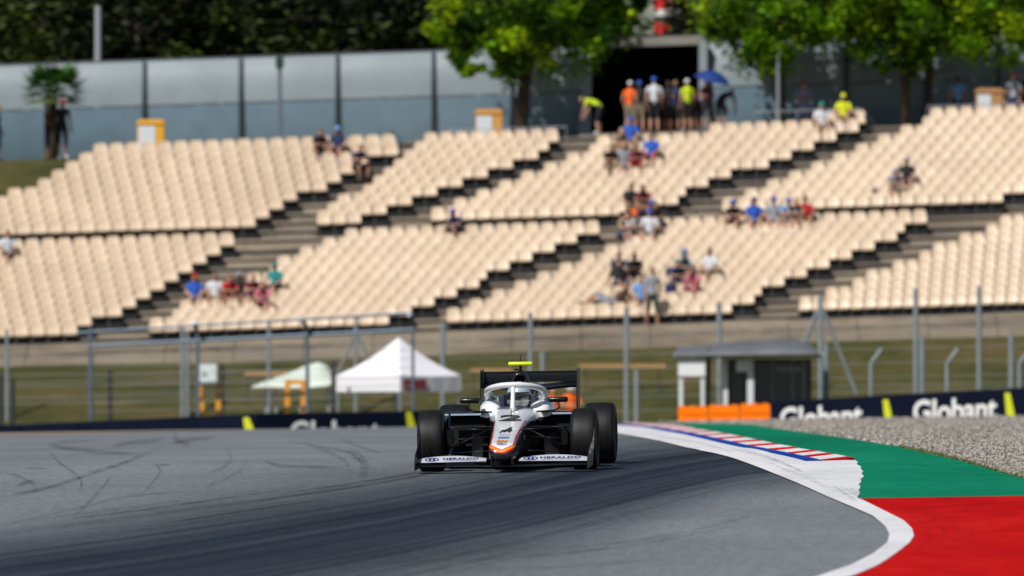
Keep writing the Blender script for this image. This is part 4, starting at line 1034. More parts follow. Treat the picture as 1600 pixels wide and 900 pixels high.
K_ = mat('black_print', (.008, .008, .010), .4); B_ = mat('sky_blue_print', (.02, .22, .50), .4); Y_ = mat('yellow_print', (.80, .50, .01), .4); RP = mat('red_print', (.5, .01, .01), .4); DB_ = mat('dark_blue_print', (.012, .02, .16), .4)
front_print('2', .005, .504, .215, .054, K_, 'race_number', .05)
def bp(P): return [(x, z) for x, z in P]
# leaping animal emblem drawn as simple strokes
ZB = .370
EMB = [(x * 1.18, ZB + (z - ZB) * 1.0) for x, z in [(-.050, ZB), (-.030, ZB + .028), (-.008, ZB + .030), (.008, ZB + .036), (.030, ZB + .052), (.050, ZB + .056), (.030, ZB + .043), (.046, ZB + .038), (.056, ZB + .024), (.042, ZB + .028), (.030, ZB + .016), (.044, ZB + .004),
       (.030, ZB + .008), (.014, ZB + .018), (.000, ZB + .012), (-.016, ZB + .010), (-.020, ZB + .018), (-.034, ZB + .006), (-.058, ZB - .004)]]
patch(EMB, K_, 'animal_emblem', .011)
front_print('CAMPOS RACING', .004, .356, .11, .007, K_, 'emblem_lettering')
front_print('aramco', .002, .330, .108, .018, B_, 'sponsor_lettering', .03)
patch([(-.062, .290), (.052, .290), (.052, .306), (-.062, .306)], Y_, 'yellow_sticker')
front_print('PIRELLI', -.004, .298, .096, .011, RP, 'sponsor_lettering', .02).location = (0, -.006, .003)
front_print('dallara', -.003, .276, .10, .014, K_, 'sponsor_lettering', .03)
front_print('www', .0, .259, .04, .003, K_, 'sponsor_lettering')

# pale upper cockpit fairings, one each side, with the halo rising between them
def fair(s):
    mb = MB(); P = [(.98, .22, .53, .575), (1.02, .235, .54, .625), (1.10, .245, .55, .655), (1.25, .258, .56, .668), (1.45, .262, .56, .672), (1.75, .24, .56, .69), (2.05, .16, .56, .70)]
    vs = []; n = 9
    for y, cx, zb, zt in P:
        wd = .062 if y < 1 else .085
        for j in range(n):
            a = math.pi * j / (n - 1); vs.append((s * (cx + wd * 1.25 * math.cos(a)), y, zb + (zt - zb) * math.sin(a) ** .7 if 0 < j < n - 1 else zb - .03))
    fs = [(i * n + j, i * n + j + 1, (i + 1) * n + j + 1, (i + 1) * n + j) for i in range(len(P) - 1) for j in range(n - 1)] + [tuple(range(n)), tuple(range((len(P) - 1) * n, len(P) * n))]
    mb.add(vs, fs); return mb
for s in (-1, 1): cp_(fair(s), 'cockpit_side', M_cwhite, smooth=True)
for s in (-1, 1):
    mb = MB(); mb.box(s * .155 - .03, s * .155 + .03, 1.35, 1.75, .56, .72); cp_(mb, 'headrest_pad', mat('dark_blue_pad', (.02, .03, .06), .7), bevel=.015)
# windscreen
mb = MB(); vs = []
for i in range(13):
    a = -1.15 + 2.3 * i / 12; x = .20 * math.sin(a); y = 1.06 - .22 * math.cos(a); vs += [(x, y, .575), (x * .9, y + .05, .622 - .02 * abs(a))]
k = len(vs); vs += [(x, y + .004, z) for x, y, z in vs]; fs = [(2 * i, 2 * i + 1, 2 * i + 3, 2 * i + 2) for i in range(12)]
mb.add(vs, fs + [tuple(k + v for v in reversed(f)) for f in fs]); cp_(mb, 'windscreen', mat('tinted_screen', (.05, .06, .08), .05, alpha=.45, coat=.6), smooth='all')
# halo
halo = empty('halo'); halo.parent = car
mb = MB(); pts = []
for i in range(29):
    a = -math.pi * .93 + (math.pi * 1.86) * i / 28; x = .278 * math.sin(a) if abs(a) < math.pi / 2 else .278 * (1 if a > 0 else -1) * (1 - .06 * (abs(a) - math.pi / 2))
    t = abs(a); y = .82 + .36 * (1 - math.cos(min(t, math.pi / 2))) + max(0, t - math.pi / 2) * .42
    z = .822 - .072 * (1 - math.cos(min(t, 1.57))) - max(0, t - 1.57) * .05
    pts.append((x, y, z))
mb.tube(pts, .034, 12, flat=.85); cp_(mb, 'halo_ring', M_cwhite, halo, smooth='all')
mb = MB(); mb.tube([(0, .66, .56), (0, .70, .62), (0, .76, .72), (0, .815, .79), (0, .835, .815)], [.030, .024, .021, .024, .034], 10); cp_(mb, 'halo_pillar', M_cwhite, halo, smooth='all')
for s in (-1, 1):
    mb = MB(); mb.tube([(s * .274, 1.12, .765), (s * .285, 1.22, .71), (s * .280, 1.36, .66), (s * .27, 1.5, .62)], [.030, .030, .034, .045], 10); cp_(mb, 'halo_leg', M_cwhite, halo, smooth='all')
# airbox and engine cover
mb = MB(); n = 24; P = [(1.84, .072, .80, .90, .0), (1.86, .082, .78, .935, 0), (1.95, .088, .70, .955, 0), (2.15, .080, .60, .945, 0), (2.5, .055, .55, .86, 0), (2.9, .028, .48, .74, 0), (3.25, .015, .42, .62, 0)]
vs = []
for y, hw, zb, zt, _ in P:
    for j in range(n):
        q = 2 * math.pi * j / n; c, s = math.cos(q), math.sin(q); taper = 1 - .18 * max(0, s) + .35 * max(0, -s)
        vs.append((hw * c * taper, y, (zb + zt) / 2 + (zt - zb) / 2 * s))
mb.add(vs, [(i * n + j, i * n + (j + 1) % n, (i + 1) * n + (j + 1) % n, (i + 1) * n + j) for i in range(len(P) - 1) for j in range(n)] + [tuple(range((len(P) - 1) * n, len(P) * n))])
cp_(mb, 'engine_cover', M_carbon, smooth='all')
mb = MB(); ring = [(math.cos(2 * math.pi * j / 20) * .062, 1.835, .852 + .062 * math.sin(2 * math.pi * j / 20)) for j in range(21)]; mb.tube(ring, .014, 8); cp_(mb, 'airbox_rim', M_carbon, smooth='all')
mb = MB(); mb.add([(math.cos(2 * math.pi * j / 20) * .055, 1.93, .852 + .055 * math.sin(2 * math.pi * j / 20)) for j in range(20)], [tuple(range(20))]); cp_(mb, 'intake_throat', mat('intake_black', (.001, .001, .001), .9))
mb = MB(); mb.tube([(-.105, 1.98, .62), (-.09, 1.96, .74), (-.065, 1.93, .80)], .028, 8); mb.tube([(.105, 1.98, .62), (.09, 1.96, .74), (.065, 1.93, .80)], .028, 8); mb.box(-.12, .12, 1.95, 2.1, .60, .74); cp_(mb, 'roll_hoop_base', M_carbon, smooth=True)
mb = MB(); mb.tube([(0, 1.93, .93), (0, 1.93, 1.0)], [.018, .012], 8); mb.tube([(0, 1.93, 1.0), (0, 1.935, 1.10)], .004, 6); mb.tube([(-.045, 1.97, .95), (-.045, 1.97, .965)], .02, 6); cp_(mb, 'antenna', M_cmatte)
mb = MB(); mb.box(-.122, .122, 1.90, 1.97, .995, 1.034); cp_(mb, 'camera_pod', mat('fluorescent_yellow', (.62, .80, .005), .4), bevel=.015, smooth=True)
# rear wing
rw = empty('rear_wing'); rw.parent = car
def foil(x0, x1, y0, z0, chord, th, ang, m, name, par, dip=0, n=24, camber=.10):
    mb = MB(); vs = []; k = 18; prof2 = []
    for j in range(k):
        t = j / (k / 2) if j < k / 2 else 2 - j / (k / 2); up = 1 if j < k / 2 else -1
        yc = chord * t; zc = -camber * chord * 4 * t * (1 - t); h = th * 2.6 * (math.sqrt(max(t, 0)) * (1 - t) ** .9) * .5 + .001
        prof2.append((yc, zc + up * h))
    c, s = math.cos(ang), math.sin(ang)
    for i in range(n + 1):
        x = x0 + (x1 - x0) * i / n; u = 2 * i / n - 1; dz = -dip * (1 + math.cos(math.pi * u)) / 2
        for a, b in prof2: vs.append((x, y0 + a * c - b * s, z0 + dz + a * s + b * c))
    mb.add(vs, [(i * k + j, i * k + (j + 1) % k, (i + 1) * k + (j + 1) % k, (i + 1) * k + j) for i in range(n) for j in range(k)] + [tuple(range(k)), tuple(range(n * k, (n + 1) * k))])
    return cp_(mb, name, m, par, smooth=True)
foil(-.475, .475, 3.18, .775, .22, .030, R(12), M_carbon, 'main_plane', rw, .035)
foil(-.475, .475, 3.36, .812, .16, .016, R(40), M_carbon, 'wing_flap', rw, -.0)
mb = MB(); mb.box(-.475, .475, 3.47, 3.476, .908, .921); cp_(mb, 'gurney_flap', M_carbon, rw)
for s in (-1, 1):
    P = [(3.08, .60), (3.10, .74), (3.13, .92), (3.20, .94), (3.52, .952), (3.56, .91), (3.56, .70), (3.50, .60), (3.40, .48), (3.30, .46), (3.15, .52)]; mb = MB(); k = len(P)
    mb.add([(s * .478, y, z) for y, z in P] + [(s * .490, y, z) for y, z in P], [tuple(range(k)), tuple(range(2 * k - 1, k - 1, -1))] + [(i, (i + 1) % k, k + (i + 1) % k, k + i) for i in range(k)])
    cp_(mb, 'endplate', M_carbon, rw, bevel=.003)
for s in (-.07, .07):
    mb = MB(); mb.box(s - .006, s + .006, 3.15, 3.32, .40, .79); cp_(mb, 'wing_support', M_cmatte, rw)
foil(-.45, .45, 3.20, .42, .14, .02, R(10), M_carbon, 'beam_wing', rw)
mb = MB(); mb.box(-.035, .035, 3.5, 3.53, .32, .40); cp_(mb, 'rain_light', mat('rain_light_red', (.3, .01, .01), .3))
# floor, sidepods, diffuser
mb = MB(); fl = [(-.15, .30), (.15, .30), (.25, .95), (.66, 1.05), (.71, 1.3), (.71, 2.35), (.52, 2.5), (.48, 3.1), (-.48, 3.1), (-.52, 2.5), (-.71, 2.35), (-.71, 1.3), (-.66, 1.05), (-.25, .95)]; k = len(fl)
mb.add([(x, y, .035) for x, y in fl] + [(x, y, .055) for x, y in fl], [tuple(range(k - 1, -1, -1)), tuple(range(k, 2 * k))] + [(i, (i + 1) % k, k + (i + 1) % k, k + i) for i in range(k)]); cp_(mb, 'floor', M_cmatte)
for s in (-1, 1):
    mb = MB(); vs = []; n = 20; P = [(1.10, .24, .700, .20, .530), (1.14, .24, .715, .16, .550), (1.4, .24, .715, .08, .545), (1.8, .22, .69, .07, .50), (2.2, .18, .55, .07, .43), (2.6, .12, .36, .08, .35), (2.95, .08, .22, .1, .28)]
    for y, xi, xo, zb, zt in P:
        for j in range(n):
            q = 2 * math.pi * j / n; c, sn = math.cos(q), math.sin(q); e = .5
            vs.append((s * ((xi + xo) / 2 + (xo - xi) / 2 * abs(c) ** e * (1 if c > 0 else -1)), y, (zb + zt) / 2 + (zt - zb) / 2 * abs(sn) ** e * (1 if sn > 0 else -1)))
    mb.add(vs, [(i * n + j, i * n + (j + 1) % n, (i + 1) * n + (j + 1) % n, (i + 1) * n + j) for i in range(len(P) - 1) for j in range(n)] + [tuple(range((len(P) - 1) * n, len(P) * n))])
    o = cp_(mb, 'sidepod', M_navyp, smooth='all')
    mb = MB(); mb.box(s * .47 - .19, s * .47 + .19, 1.16, 1.17, .22, .50); cp_(mb, 'radiator_inlet', mat('inlet_black', (.002, .002, .002), .9), o)
    mb = MB(); mb.box(s * .50 - .20, s * .50 + .20, 1.085, 1.10, .522, .540); cp_(mb, 'reflection_strip', mat('pale_reflection', (.35, .44, .58), .3, coat=.5), o, bevel=.003)  # pale strip paints the light reflection along the sidepod top
    mb = MB(); mb.box(s * .46 - .20, s * .46 + .20, .92, 1.02, .548, .558); mb.box(s * .64 - .01, s * .64 + .01, .93, 1.02, .20, .55); cp_(mb, 'impact_vane', M_navyp, o, bevel=.003)
    # bargeboards
    mb = MB(); mb.add([(s * .30, .75, .07), (s * .42, 1.02, .07), (s * .42, 1.02, .36), (s * .30, .75, .30), (s * .31, .75, .07), (s * .43, 1.02, .07), (s * .43, 1.02, .36), (s * .31, .75, .30)],
        [(0, 1, 2, 3), (7, 6, 5, 4), (0, 4, 5, 1), (1, 5, 6, 2), (2, 6, 7, 3), (3, 7, 4, 0)]); cp_(mb, 'bargeboard', M_carbon)
# mirrors
for s in (-1, 1):
    mb = MB(); mb.box(s * .432 - .102, s * .432 + .102, .86, .93, .645, .698); o = cp_(mb, 'mirror', M_carbon, bevel=.02, smooth=True)
    mb = MB(); mb.box(s * .435 - .086, s * .435 + .086, .931, .934, .655, .69); cp_(mb, 'mirror_glass', mat('mirror_glass', (.6, .6, .6), .03, 1), o)
    mb = MB(); mb.tube([(s * .44, .90, .65), (s * .445, .90, .59), (s * .40, .90, .565), (s * .22, .92, .555)], .008, 6); cp_(mb, 'mirror_stalk', M_carbon, o)
mb = MB(); mb.tube([(.0, .45, .54), (0, .45, .60)], [.006, .003], 6); mb.box(-.004, .004, .44, .47, .52, .56); cp_(mb, 'pitot_tube', M_cmatte)
# front wing
fw = empty('front_wing'); fw.parent = car
foil(-.838, .838, -1.14, .070, .26, .020, R(3), M_carbon, 'main_plane', fw, .010, 30, .04)
M_wflap = mat('white_flap', (.56, .58, .62), .35, coat=.4)
def flap(s, white):
    mb = MB(); n = 16; vs = []
    for i in range(n + 1):
        t = i / n; x = s * (.16 + (.83 - .16) * t); top = .112 + .062 * math.sin(math.pi * (.10 + .68 * t)) ** .8 * (1 if white else .8) - .018 * t
        y0 = -.93 if white else -.86; 
        for (a, b) in ((0, 0), (.5, .62), (1, 1)):
            vs.append((x, y0 + .17 * a, .104 + (top - .104) * b))
    k = len(vs); vs += [(x, y + .006, z - .006) for x, y, z in vs]
    fs = [(i * 3 + j, i * 3 + j + 1, i * 3 + j + 4, i * 3 + j + 3) for i in range(n) for j in range(2)]
    rim = [(i * 3 + 2, i * 3 + 5, k + i * 3 + 5, k + i * 3 + 2) for i in range(n)] + [(i * 3, i * 3 + 3, k + i * 3 + 3, k + i * 3) for i in range(n)] + [(0, 1, k + 1, k), (1, 2, k + 2, k + 1), (n * 3, n * 3 + 1, k + n * 3 + 1, k + n * 3), (n * 3 + 1, n * 3 + 2, k + n * 3 + 2, k + n * 3 + 1)]
    mb.add(vs, fs + [tuple(k + v for v in reversed(f)) for f in fs] + rim); return mb
for s in (-1, 1):
    fo = cp_(flap(s, True), 'wing_flap', M_wflap, fw, smooth=True)
    mb = MB(); mb.tube([(s * .16, -.98, .108), (s * .5, -.98, .104), (s * .84, -.98, .10)], .012, 8, flat=.4); cp_(mb, 'second_plane', M_carbon, fw)
    def on_flap(x, z):
        t = (abs(x) - .16) / .67; top = .112 + .062 * math.sin(math.pi * (.10 + .68 * t)) ** .8 - .018 * t; q = (z - .104) / (top - .104)
        a = q / .62 * .5 if q < .62 else .5 + (q - .62) / .38 * .5; return -.93 + .17 * a
    def fprint(me, x0, x1, z0, z1, m, name, rise=0):
        me.materials.append(m); xs = [v.co.x for v in me.vertices]; zs = [v.co.y for v in me.vertices]; a, b, c, d_ = min(xs), max(xs), min(zs), max(zs)
        bm = bmesh.new(); bm.from_mesh(me); bmesh.ops.triangulate(bm, faces=bm.faces); bmesh.ops.subdivide_edges(bm, edges=[e for e in bm.edges if e.calc_length() > (b - a) * .08], cuts=1); bmesh.ops.triangulate(bm, faces=bm.faces); bm.to_mesh(me); bm.free()
        for v in me.vertices:
            x = x0 + (x1 - x0) * (v.co.x - a) / (b - a); z = z0 + (z1 - z0) * (v.co.y - c) / (d_ - c) + rise * (x - x0); v.co = (x, on_flap(x, z) - .007, z + .001)
        me.update(); o = link(bpy.data.objects.new(name, me)); o.parent = fo
    L = (-.575, -.235) if s < 0 else (.365, .76)
    fprint(text_mesh('HERALDO', 1, bold=.03, spacing=1.05), L[0], L[1], .1275, .1475, DB_, 'sponsor_lettering')
    fprint(text_mesh('INTERNATIONAL BUSINESS', 1), L[0] + .02, L[1] - .02, .116, .1235, DB_, 'sponsor_lettering')
    ex0, ex1 = (-.755, -.615) if s < 0 else (.20, .345)
    me = bpy.data.meshes.new('oval_badge'); N = 20; me.from_pydata([(math.cos(6.2832 * j / N), math.sin(6.2832 * j / N), 0) for j in range(N)] + [(.8 * math.cos(6.2832 * j / N), .7 * math.sin(6.2832 * j / N), 0) for j in range(N)], [], [(j, (j + 1) % N, N + (j + 1) % N, N + j) for j in range(N)]); fprint(me, ex0, ex1, .115, .148, DB_, 'oval_badge')
    fprint(text_mesh('H', 1, bold=.05), (ex0 + ex1) / 2 - .03, (ex0 + ex1) / 2 + .03, .121, .143, DB_, 'badge_letter')
    P = [(-1.16, .03), (-1.14, .12), (-1.0, .20), (-.8, .24), (-.6, .30), (-.50, .40), (-.44, .42), (-.42, .05)] if s > 0 else [(-1.16, .03), (-1.14, .12), (-1.0, .20), (-.8, .24), (-.6, .30), (-.50, .40), (-.44, .42), (-.42, .05)]
    mb = MB(); k = len(P)
    def xo(y, z): return s * (.836 + (.03 if s > 0 else .0) * max(0, y + .9) * 2 * (z / .4))
    mb.add([(xo(y, z), y, z) for y, z in P] + [(xo(y, z) + .010, y, z) for y, z in P], [tuple(range(k)), tuple(range(2 * k - 1, k - 1, -1))] + [(i, (i + 1) % k, k + (i + 1) % k, k + i) for i in range(k)])
    cp_(mb, 'endplate', M_carbon, fw, bevel=.003)
    mb = MB(); mb.box(s * .10 - .008, s * .10 + .008, -1.0, -.8, .075, .16); cp_(mb, 'wing_pylon', M_carbon, fw)
# wheels and suspension
def wheel(x, y, Rr, w, s):
    root = empty('wheel'); root.parent = car; root.location = (x, y, Rr - .006)
    h = w / 2; mb = MB()
    mb.lathe([(-h * .78, Rr * .60), (-h * .98, Rr * .68), (-h, Rr * .80), (-h * .95, Rr * .90), (-h * .86, Rr * .962), (-h * .7, Rr * .988), (-h * .35, Rr), (0, Rr * 1.002), (h * .35, Rr), (h * .7, Rr * .988), (h * .86, Rr * .962), (h * .95, Rr * .90), (h, Rr * .80), (h * .98, Rr * .68), (h * .78, Rr * .60)], 64)
    t = mb.build('tyre', M_tyre, root, smooth='all')
    for sd in (-1, 1):
        mb = MB(); mb.lathe([(sd * h * .99, Rr * .69), (sd * h * 1.005, Rr * .70), (sd * h * .995, Rr * .715)], 64)
        mb.build('sidewall_line', mat('dull_pink_line', (.25, .10, .09), .6), root)
    mb = MB(); mb.lathe([(-h * .8, Rr * .60), (-h * .7, Rr * .56), (-h * .2, Rr * .50), (h * .3, Rr * .50), (h * .7, Rr * .56), (h * .8, Rr * .60)], 48)
    for k in range(7):
        a = k * 2 * math.pi / 7; mb.tube([(s * h * .45, 0, 0), (s * h * .62, math.cos(a) * Rr * .30, math.sin(a) * Rr * .30), (s * h * .74, math.cos(a) * Rr * .56, math.sin(a) * Rr * .56)], [.03, .018, .02], 6)
    mb.lathe([(s * h * .75, .001), (s * h * .75, .03), (s * h * .4, .05)], 16); mb.lathe([(0, .001), (0, Rr * .5)], 32)
    mb.build('rim', mat('black_rim', (.012, .012, .014), .35, .5), root, smooth=True)
for s in (-1, 1):
    wheel(s * .748, 0, .302, .255, s); wheel(s * .728, 2.88, .306, .315, s)
    for (y, z, yi, zi, r_) in ((0, .42, -.22, .40, .009), (0, .42, .28, .42, .009), (0, .17, -.26, .20, .010), (0, .17, .30, .19, .010), (.07, .30, .16, .33, .008), (-.02, .20, .05, .43, .010)):
        mb = MB(); mb.tube([(s * .13, yi, zi), (s * .62, y, z)], r_, 8, flat=.55); cp_(mb, 'suspension_arm', M_carbon, smooth='all')
    for (y, z, yi, zi) in ((2.88, .43, 2.7, .36), (2.88, .43, 3.1, .36), (2.88, .17, 2.65, .17), (2.88, .17, 3.1, .17)):
        mb = MB(); mb.tube([(s * .12, yi, zi), (s * .58, y, z)], .011, 8, flat=.55); cp_(mb, 'suspension_arm', M_carbon, smooth='all')
    mb = MB(); mb.tube([(s * .10, 2.9, .27), (s * .6, 2.88, .28)], .022, 8); cp_(mb, 'drive_shaft', M_cmatte)
    for y, w in ((0, .60), (2.88, .56)):
        mb = MB(); mb.lathe([(s * (w - .03), .04), (s * (w - .02), .13), (s * (w + .08), .145)], 24, 'x', (0, y, .30), cap=True); mb.box(s * (w - .04) - .03, s * (w - .04) + .03, y - .17, y - .04, .26, .40); cp_(mb, 'brake_duct', M_cmatte)
    mb = MB(); mb.box(s * .158 - .004, s * .158 + .004, -.05, .03, .30, .345); cp_(mb, 'yellow_sticker', Y_)

# ------------------------------------------------------------------ people
M_skin = [mat('skin_light', (.50, .27, .18), .55), mat('skin_tan', (.36, .18, .11), .55), mat('skin_dark', (.16, .08, .05), .55)]
M_hair = [mat('hair_black', (.012, .010, .009), .6), mat('hair_brown', (.06, .035, .018), .6), mat('hair_fair', (.25, .16, .07), .6), mat('hair_grey', (.25, .24, .23), .6)]
POSE = {}
POSE['sit'] = dict(pel=(0, .0, .12), spine=(0, .03, .30), chest=(0, .02, .46), neck=(0, -.01, .585), head=(0, -.035, .715),
    sh=(.175, .01, .525), el=(.235, -.10, .29), wr=(.13, -.29, .24), hip=(.09, -.02, .10), kn=(.14, -.43, .20), an=(.13, -.47, -.13), toe=(.14, -.61, -.175))
POSE['lean'] = dict(pel=(0, .0, .12), spine=(0, -.05, .30), chest=(0, -.15, .43), neck=(0, -.23, .53), head=(0, -.29, .65),
    sh=(.175, -.16, .49), el=(.20, -.33, .30), wr=(.06, -.46, .33), hip=(.09, -.02, .10), kn=(.17, -.43, .22), an=(.13, -.45, -.12), toe=(.15, -.59, -.175))
POSE['cross'] = dict(pel=(0, .0, .12), spine=(0, .06, .29), chest=(0, .09, .45), neck=(0, .07, .575), head=(0, .04, .705),
    sh=(.175, .09, .515), el=(.28, .12, .30), wr=(.30, .02, .10), hip=(.09, -.02, .10), kn=(.20, -.40, .26), an=(-.02, -.50, .02), toe=(-.04, -.62, -.03))
POSE['recline'] = dict(pel=(0, .0, .12), spine=(.12, .05, .22), chest=(.25, .08, .34), neck=(.34, .07, .44), head=(.40, .04, .56),
    sh=(.16, .05, .0), el=(.24, .02, -.2), wr=(.2, -.1, -.3), hip=(.02, -.09, .10), kn=(-.42, -.16, .20), an=(-.82, -.20, .06), toe=(-.92, -.22, .14))
POSE['stand'] = dict(pel=(0, .0, .95), spine=(0, .02, 1.13), chest=(0, .02, 1.30), neck=(0, .0, 1.47), head=(0, -.03, 1.61),
    sh=(.19, .01, 1.40), el=(.255, .03, 1.13), wr=(.24, -.08, .89), hip=(.09, 0, .91), kn=(.11, -.02, .50), an=(.12, .03, .09), toe=(.14, -.12, .035))
POSE['arms'] = dict(POSE['stand'], el=(.27, -.03, 1.14), wr=(.06, -.22, 1.16))
POSE['walk'] = dict(POSE['stand'], walk=1)
POSE['bend'] = dict(pel=(0, .10, .93), spine=(0, -.06, 1.05), chest=(0, -.24, 1.12), neck=(0, -.40, 1.16), head=(0, -.53, 1.18),
    sh=(.19, -.31, 1.10), el=(.22, -.40, .84), wr=(.14, -.50, .62), hip=(.09, .10, .89), kn=(.11, .0, .48), an=(.12, .06, .09), toe=(.14, -.09, .035))
POSE['drive'] = dict(pel=(0, .0, .12), spine=(0, -.02, .27), chest=(0, -.0, .40), neck=(0, -.02, .50), head=(0, -.05, .62),
    sh=(.16, -.02, .43), el=(.18, -.20, .28), wr=(.10, -.40, .32), hip=(.08, -.02, .10), kn=(.10, -.43, .26), an=(.08, -.78, .14), toe=(.08, -.84, .22))
_dg = None
body_cache = {}
def body_mesh(pose):
    if pose in body_cache: return body_cache[pose]
    P = POSE[pose]; V = []; E = []; Rd = []; reg = []          # reg of each bone
    def v(p, r): V.append(p); Rd.append(r); return len(V) - 1
    rec = pose == 'recline'
    pel = v(P['pel'], (.15, .115)); sp = v(P['spine'], (.125, .10)); ch = v(P['chest'], (.155, .11)); nk = v(P['neck'], (.058, .058))
    hd = v(tuple(P['neck'][i] + (P['head'][i] - P['neck'][i]) * .5 for i in range(3)), (.055, .055)); bones = []
    def b(i, j, r): E.append((i, j)); bones.append((i, j, r))
    b(pel, sp, 'top'); b(sp, ch, 'top'); b(ch, nk, 'top'); b(nk, hd, 'skin')
    for s in (-1, 1):
        mx = (lambda p: (p[0] * s, p[1], p[2]))
        def m3(k):
            q = P[k]
            if rec and k in ('sh', 'el', 'wr'):
                c = P['chest']; return (c[0] + q[0] * s * .8, c[1] + q[1], c[2] + .06 + (q[2] if k != 'sh' else 0) * 1 - (.0 if s > 0 else .05))
            if rec: return (q[0], q[1] * (1 if s > 0 else .1) + (0 if s > 0 else .06), q[2] + (.0 if s > 0 else (.18 if k == 'kn' else 0)))
            if pose == 'walk' and k in ('kn', 'an', 'toe'): return (q[0] * s, q[1] + (-.14 if s > 0 else .16) * (1.0 if k != 'kn' else .5), q[2] + (0 if s > 0 else .05 * (k != 'kn')))
            if pose == 'walk' and k in ('el', 'wr'): return (q[0] * s, q[1] + .16 * s * (1 if k == 'wr' else .4), q[2])
            return (q[0] * s, q[1], q[2])
        sh = v(m3('sh'), (.062, .062)); el = v(m3('el'), (.045, .045)); wr = v(m3('wr'), (.030, .030))
        w, e = Vector(m3('wr')), Vector(m3('el')); dr = (w - e).normalized(); pm = v(tuple(w + dr * .06), (.038, .024))
        b(ch, sh, 'top'); b(sh, el, 'sleeve'); b(el, wr, 'skin'); b(wr, pm, 'skin')
        hp = v(m3('hip'), (.098, .098)); kn = v(m3('kn'), (.064, .064)); an = v(m3('an'), (.040, .040)); to = v(m3('toe'), (.042, .034))
        b(pel, hp, 'bot'); b(hp, kn, 'bot'); b(kn, an, 'shin'); b(an, to, 'shoe')
    me = bpy.data.meshes.new('tmp'); me.from_pydata(V, E, []); o = link(bpy.data.objects.new('tmp', me))
    sk = o.modifiers.new('s', 'SKIN'); sk.use_smooth_shade = True
    for i, r in enumerate(Rd): me.skin_vertices[0].data[i].radius = r
    me.skin_vertices[0].data[0].use_root = True
    ss = o.modifiers.new('ss', 'SUBSURF'); ss.levels = 1; ss.render_levels = 1
    dg = bpy.context.evaluated_depsgraph_get(); out = bpy.data.meshes.new_from_object(o.evaluated_get(dg)); bpy.data.objects.remove(o)
    VV = [Vector(p) for p in V]
    code = {'skin': 0, 'top': 1, 'sleeve': 1, 'bot': 2, 'shin': 3, 'shoe': 4}
    mb = MB(); mb.v = [tuple(x.co) for x in out.vertices]; mb.f = [tuple(p.vertices) for p in out.polygons]
    for p in out.polygons:
        c = p.center; best = None
        for i, j, r in bones:
            a, bb = VV[i], VV[j]; ab = bb - a; t = max(0, min(1, (c - a).dot(ab) / ab.length_squared)); ds = (c - a - ab * t).length / (.5 * (Rd[i][0] + Rd[j][0]))
            if best is None or ds < best[0]: best = (ds, r, t)
        k = code[best[1]]
        if best[1] == 'sleeve' and best[2] > .62: k = 0
        if best[1] == 'top' and c.z < P['pel'][2] + .03 and not rec: k = 2
        mb.m.append(k)
    h = Vector(P['head']); 
    # head: egg with brow, nose, chin, ears; hair covers the crown and back
    n, kk = 16, 12; base = len(mb.v); nf = []
    for i in range(kk + 1):
        a = math.pi * i / kk
        for j in range(n):
            q = 2 * math.pi * j / n; x, y, z = math.sin(a) * math.cos(q), math.sin(a) * math.sin(q), math.cos(a)
            wx = .078 * (1 - .22 * max(0, -z)); wy = .098 * (1 - .12 * max(0, -z)); p = Vector((x * wx, y * wy + (-.012 if z < -.3 else 0), z * .122))
            if abs(x) < .25 and y < -.8 and abs(z + .12) < .16: p.y -= .018
            if y < -.6 and .0 < z < .2 and .2 < abs(x) < .6: p.y += .010
            mb.v.append(tuple(h + p))
    for i in range(kk):
        for j in range(n):
            mb.f.append((base + i * n + j, base + (i + 1) * n + j, base + (i + 1) * n + (j + 1) % n, base + i * n + (j + 1) % n))
            a = math.pi * (i + .5) / kk; q = 2 * math.pi * (j + .5) / n; z = math.cos(a); y = math.sin(q) * math.sin(a)
            mb.m.append(5 if (z > .45 or (y > -.05 and z > -.45)) else 0)
    for s in (-1, 1):
        b0 = len(mb.f); mb.ell(h + Vector((s * .078, .005, -.01)), (.012, .02, .03), 0, 6, 4); b0 = len(mb.f); mb.ell(h + Vector((s * .030, -.086, .012)), (.012, .008, .007), 5, 6, 4)
        w, e = None, None
    mb.ell(h + Vector((0, -.094, -.062)), (.024, .006, .006), 6, 6, 4)
    # fingers and thumbs
    for s in (-1, 1):
        if rec: q = P; c = P['chest']; w = Vector((c[0] + q['wr'][0] * s * .8, c[1] + q['wr'][1], c[2] + .06 + q['wr'][2] - (0 if s > 0 else .05))); e = Vector((c[0] + q['el'][0] * s * .8, c[1] + q['el'][1], c[2] + .06 + q['el'][2] - (0 if s > 0 else .05)))
        elif pose == 'walk': w = Vector((P['wr'][0] * s, P['wr'][1] + .16 * s, P['wr'][2])); e = Vector((P['el'][0] * s, P['el'][1] + .064 * s, P['el'][2]))
        else: w = Vector((P['wr'][0] * s, P['wr'][1], P['wr'][2])); e = Vector((P['el'][0] * s, P['el'][1], P['el'][2]))
        dr = (w - e).normalized(); sd = dr.cross(Vector((0, 0, 1))); sd = sd.normalized() if sd.length > .1 else Vector((0, 1, 0)); dn = dr.cross(sd).normalized()
        if dn.z > 0: dn = -dn
        for k in range(4):
            b0 = w + dr * .085 + sd * (.024 - .016 * k); L = (.068, .076, .070, .054)[k]
            mb.tube([b0 - dr * .02, b0 + dr * L * .5 + dn * .006, b0 + dr * L * .85 + dn * .028], [.0095, .0085, .006], 5)
        mb.tube([w + dr * .03 + sd * .028, w + dr * .055 + sd * .052, w + dr * .085 + sd * .060 + dn * .01], [.011, .010, .007], 5)
    slots = [M_skin[0]] * 7
    me = bpy.data.meshes.new('person_body'); me.from_pydata(mb.v, [], mb.f)
    for m in slots: me.materials.append(m)
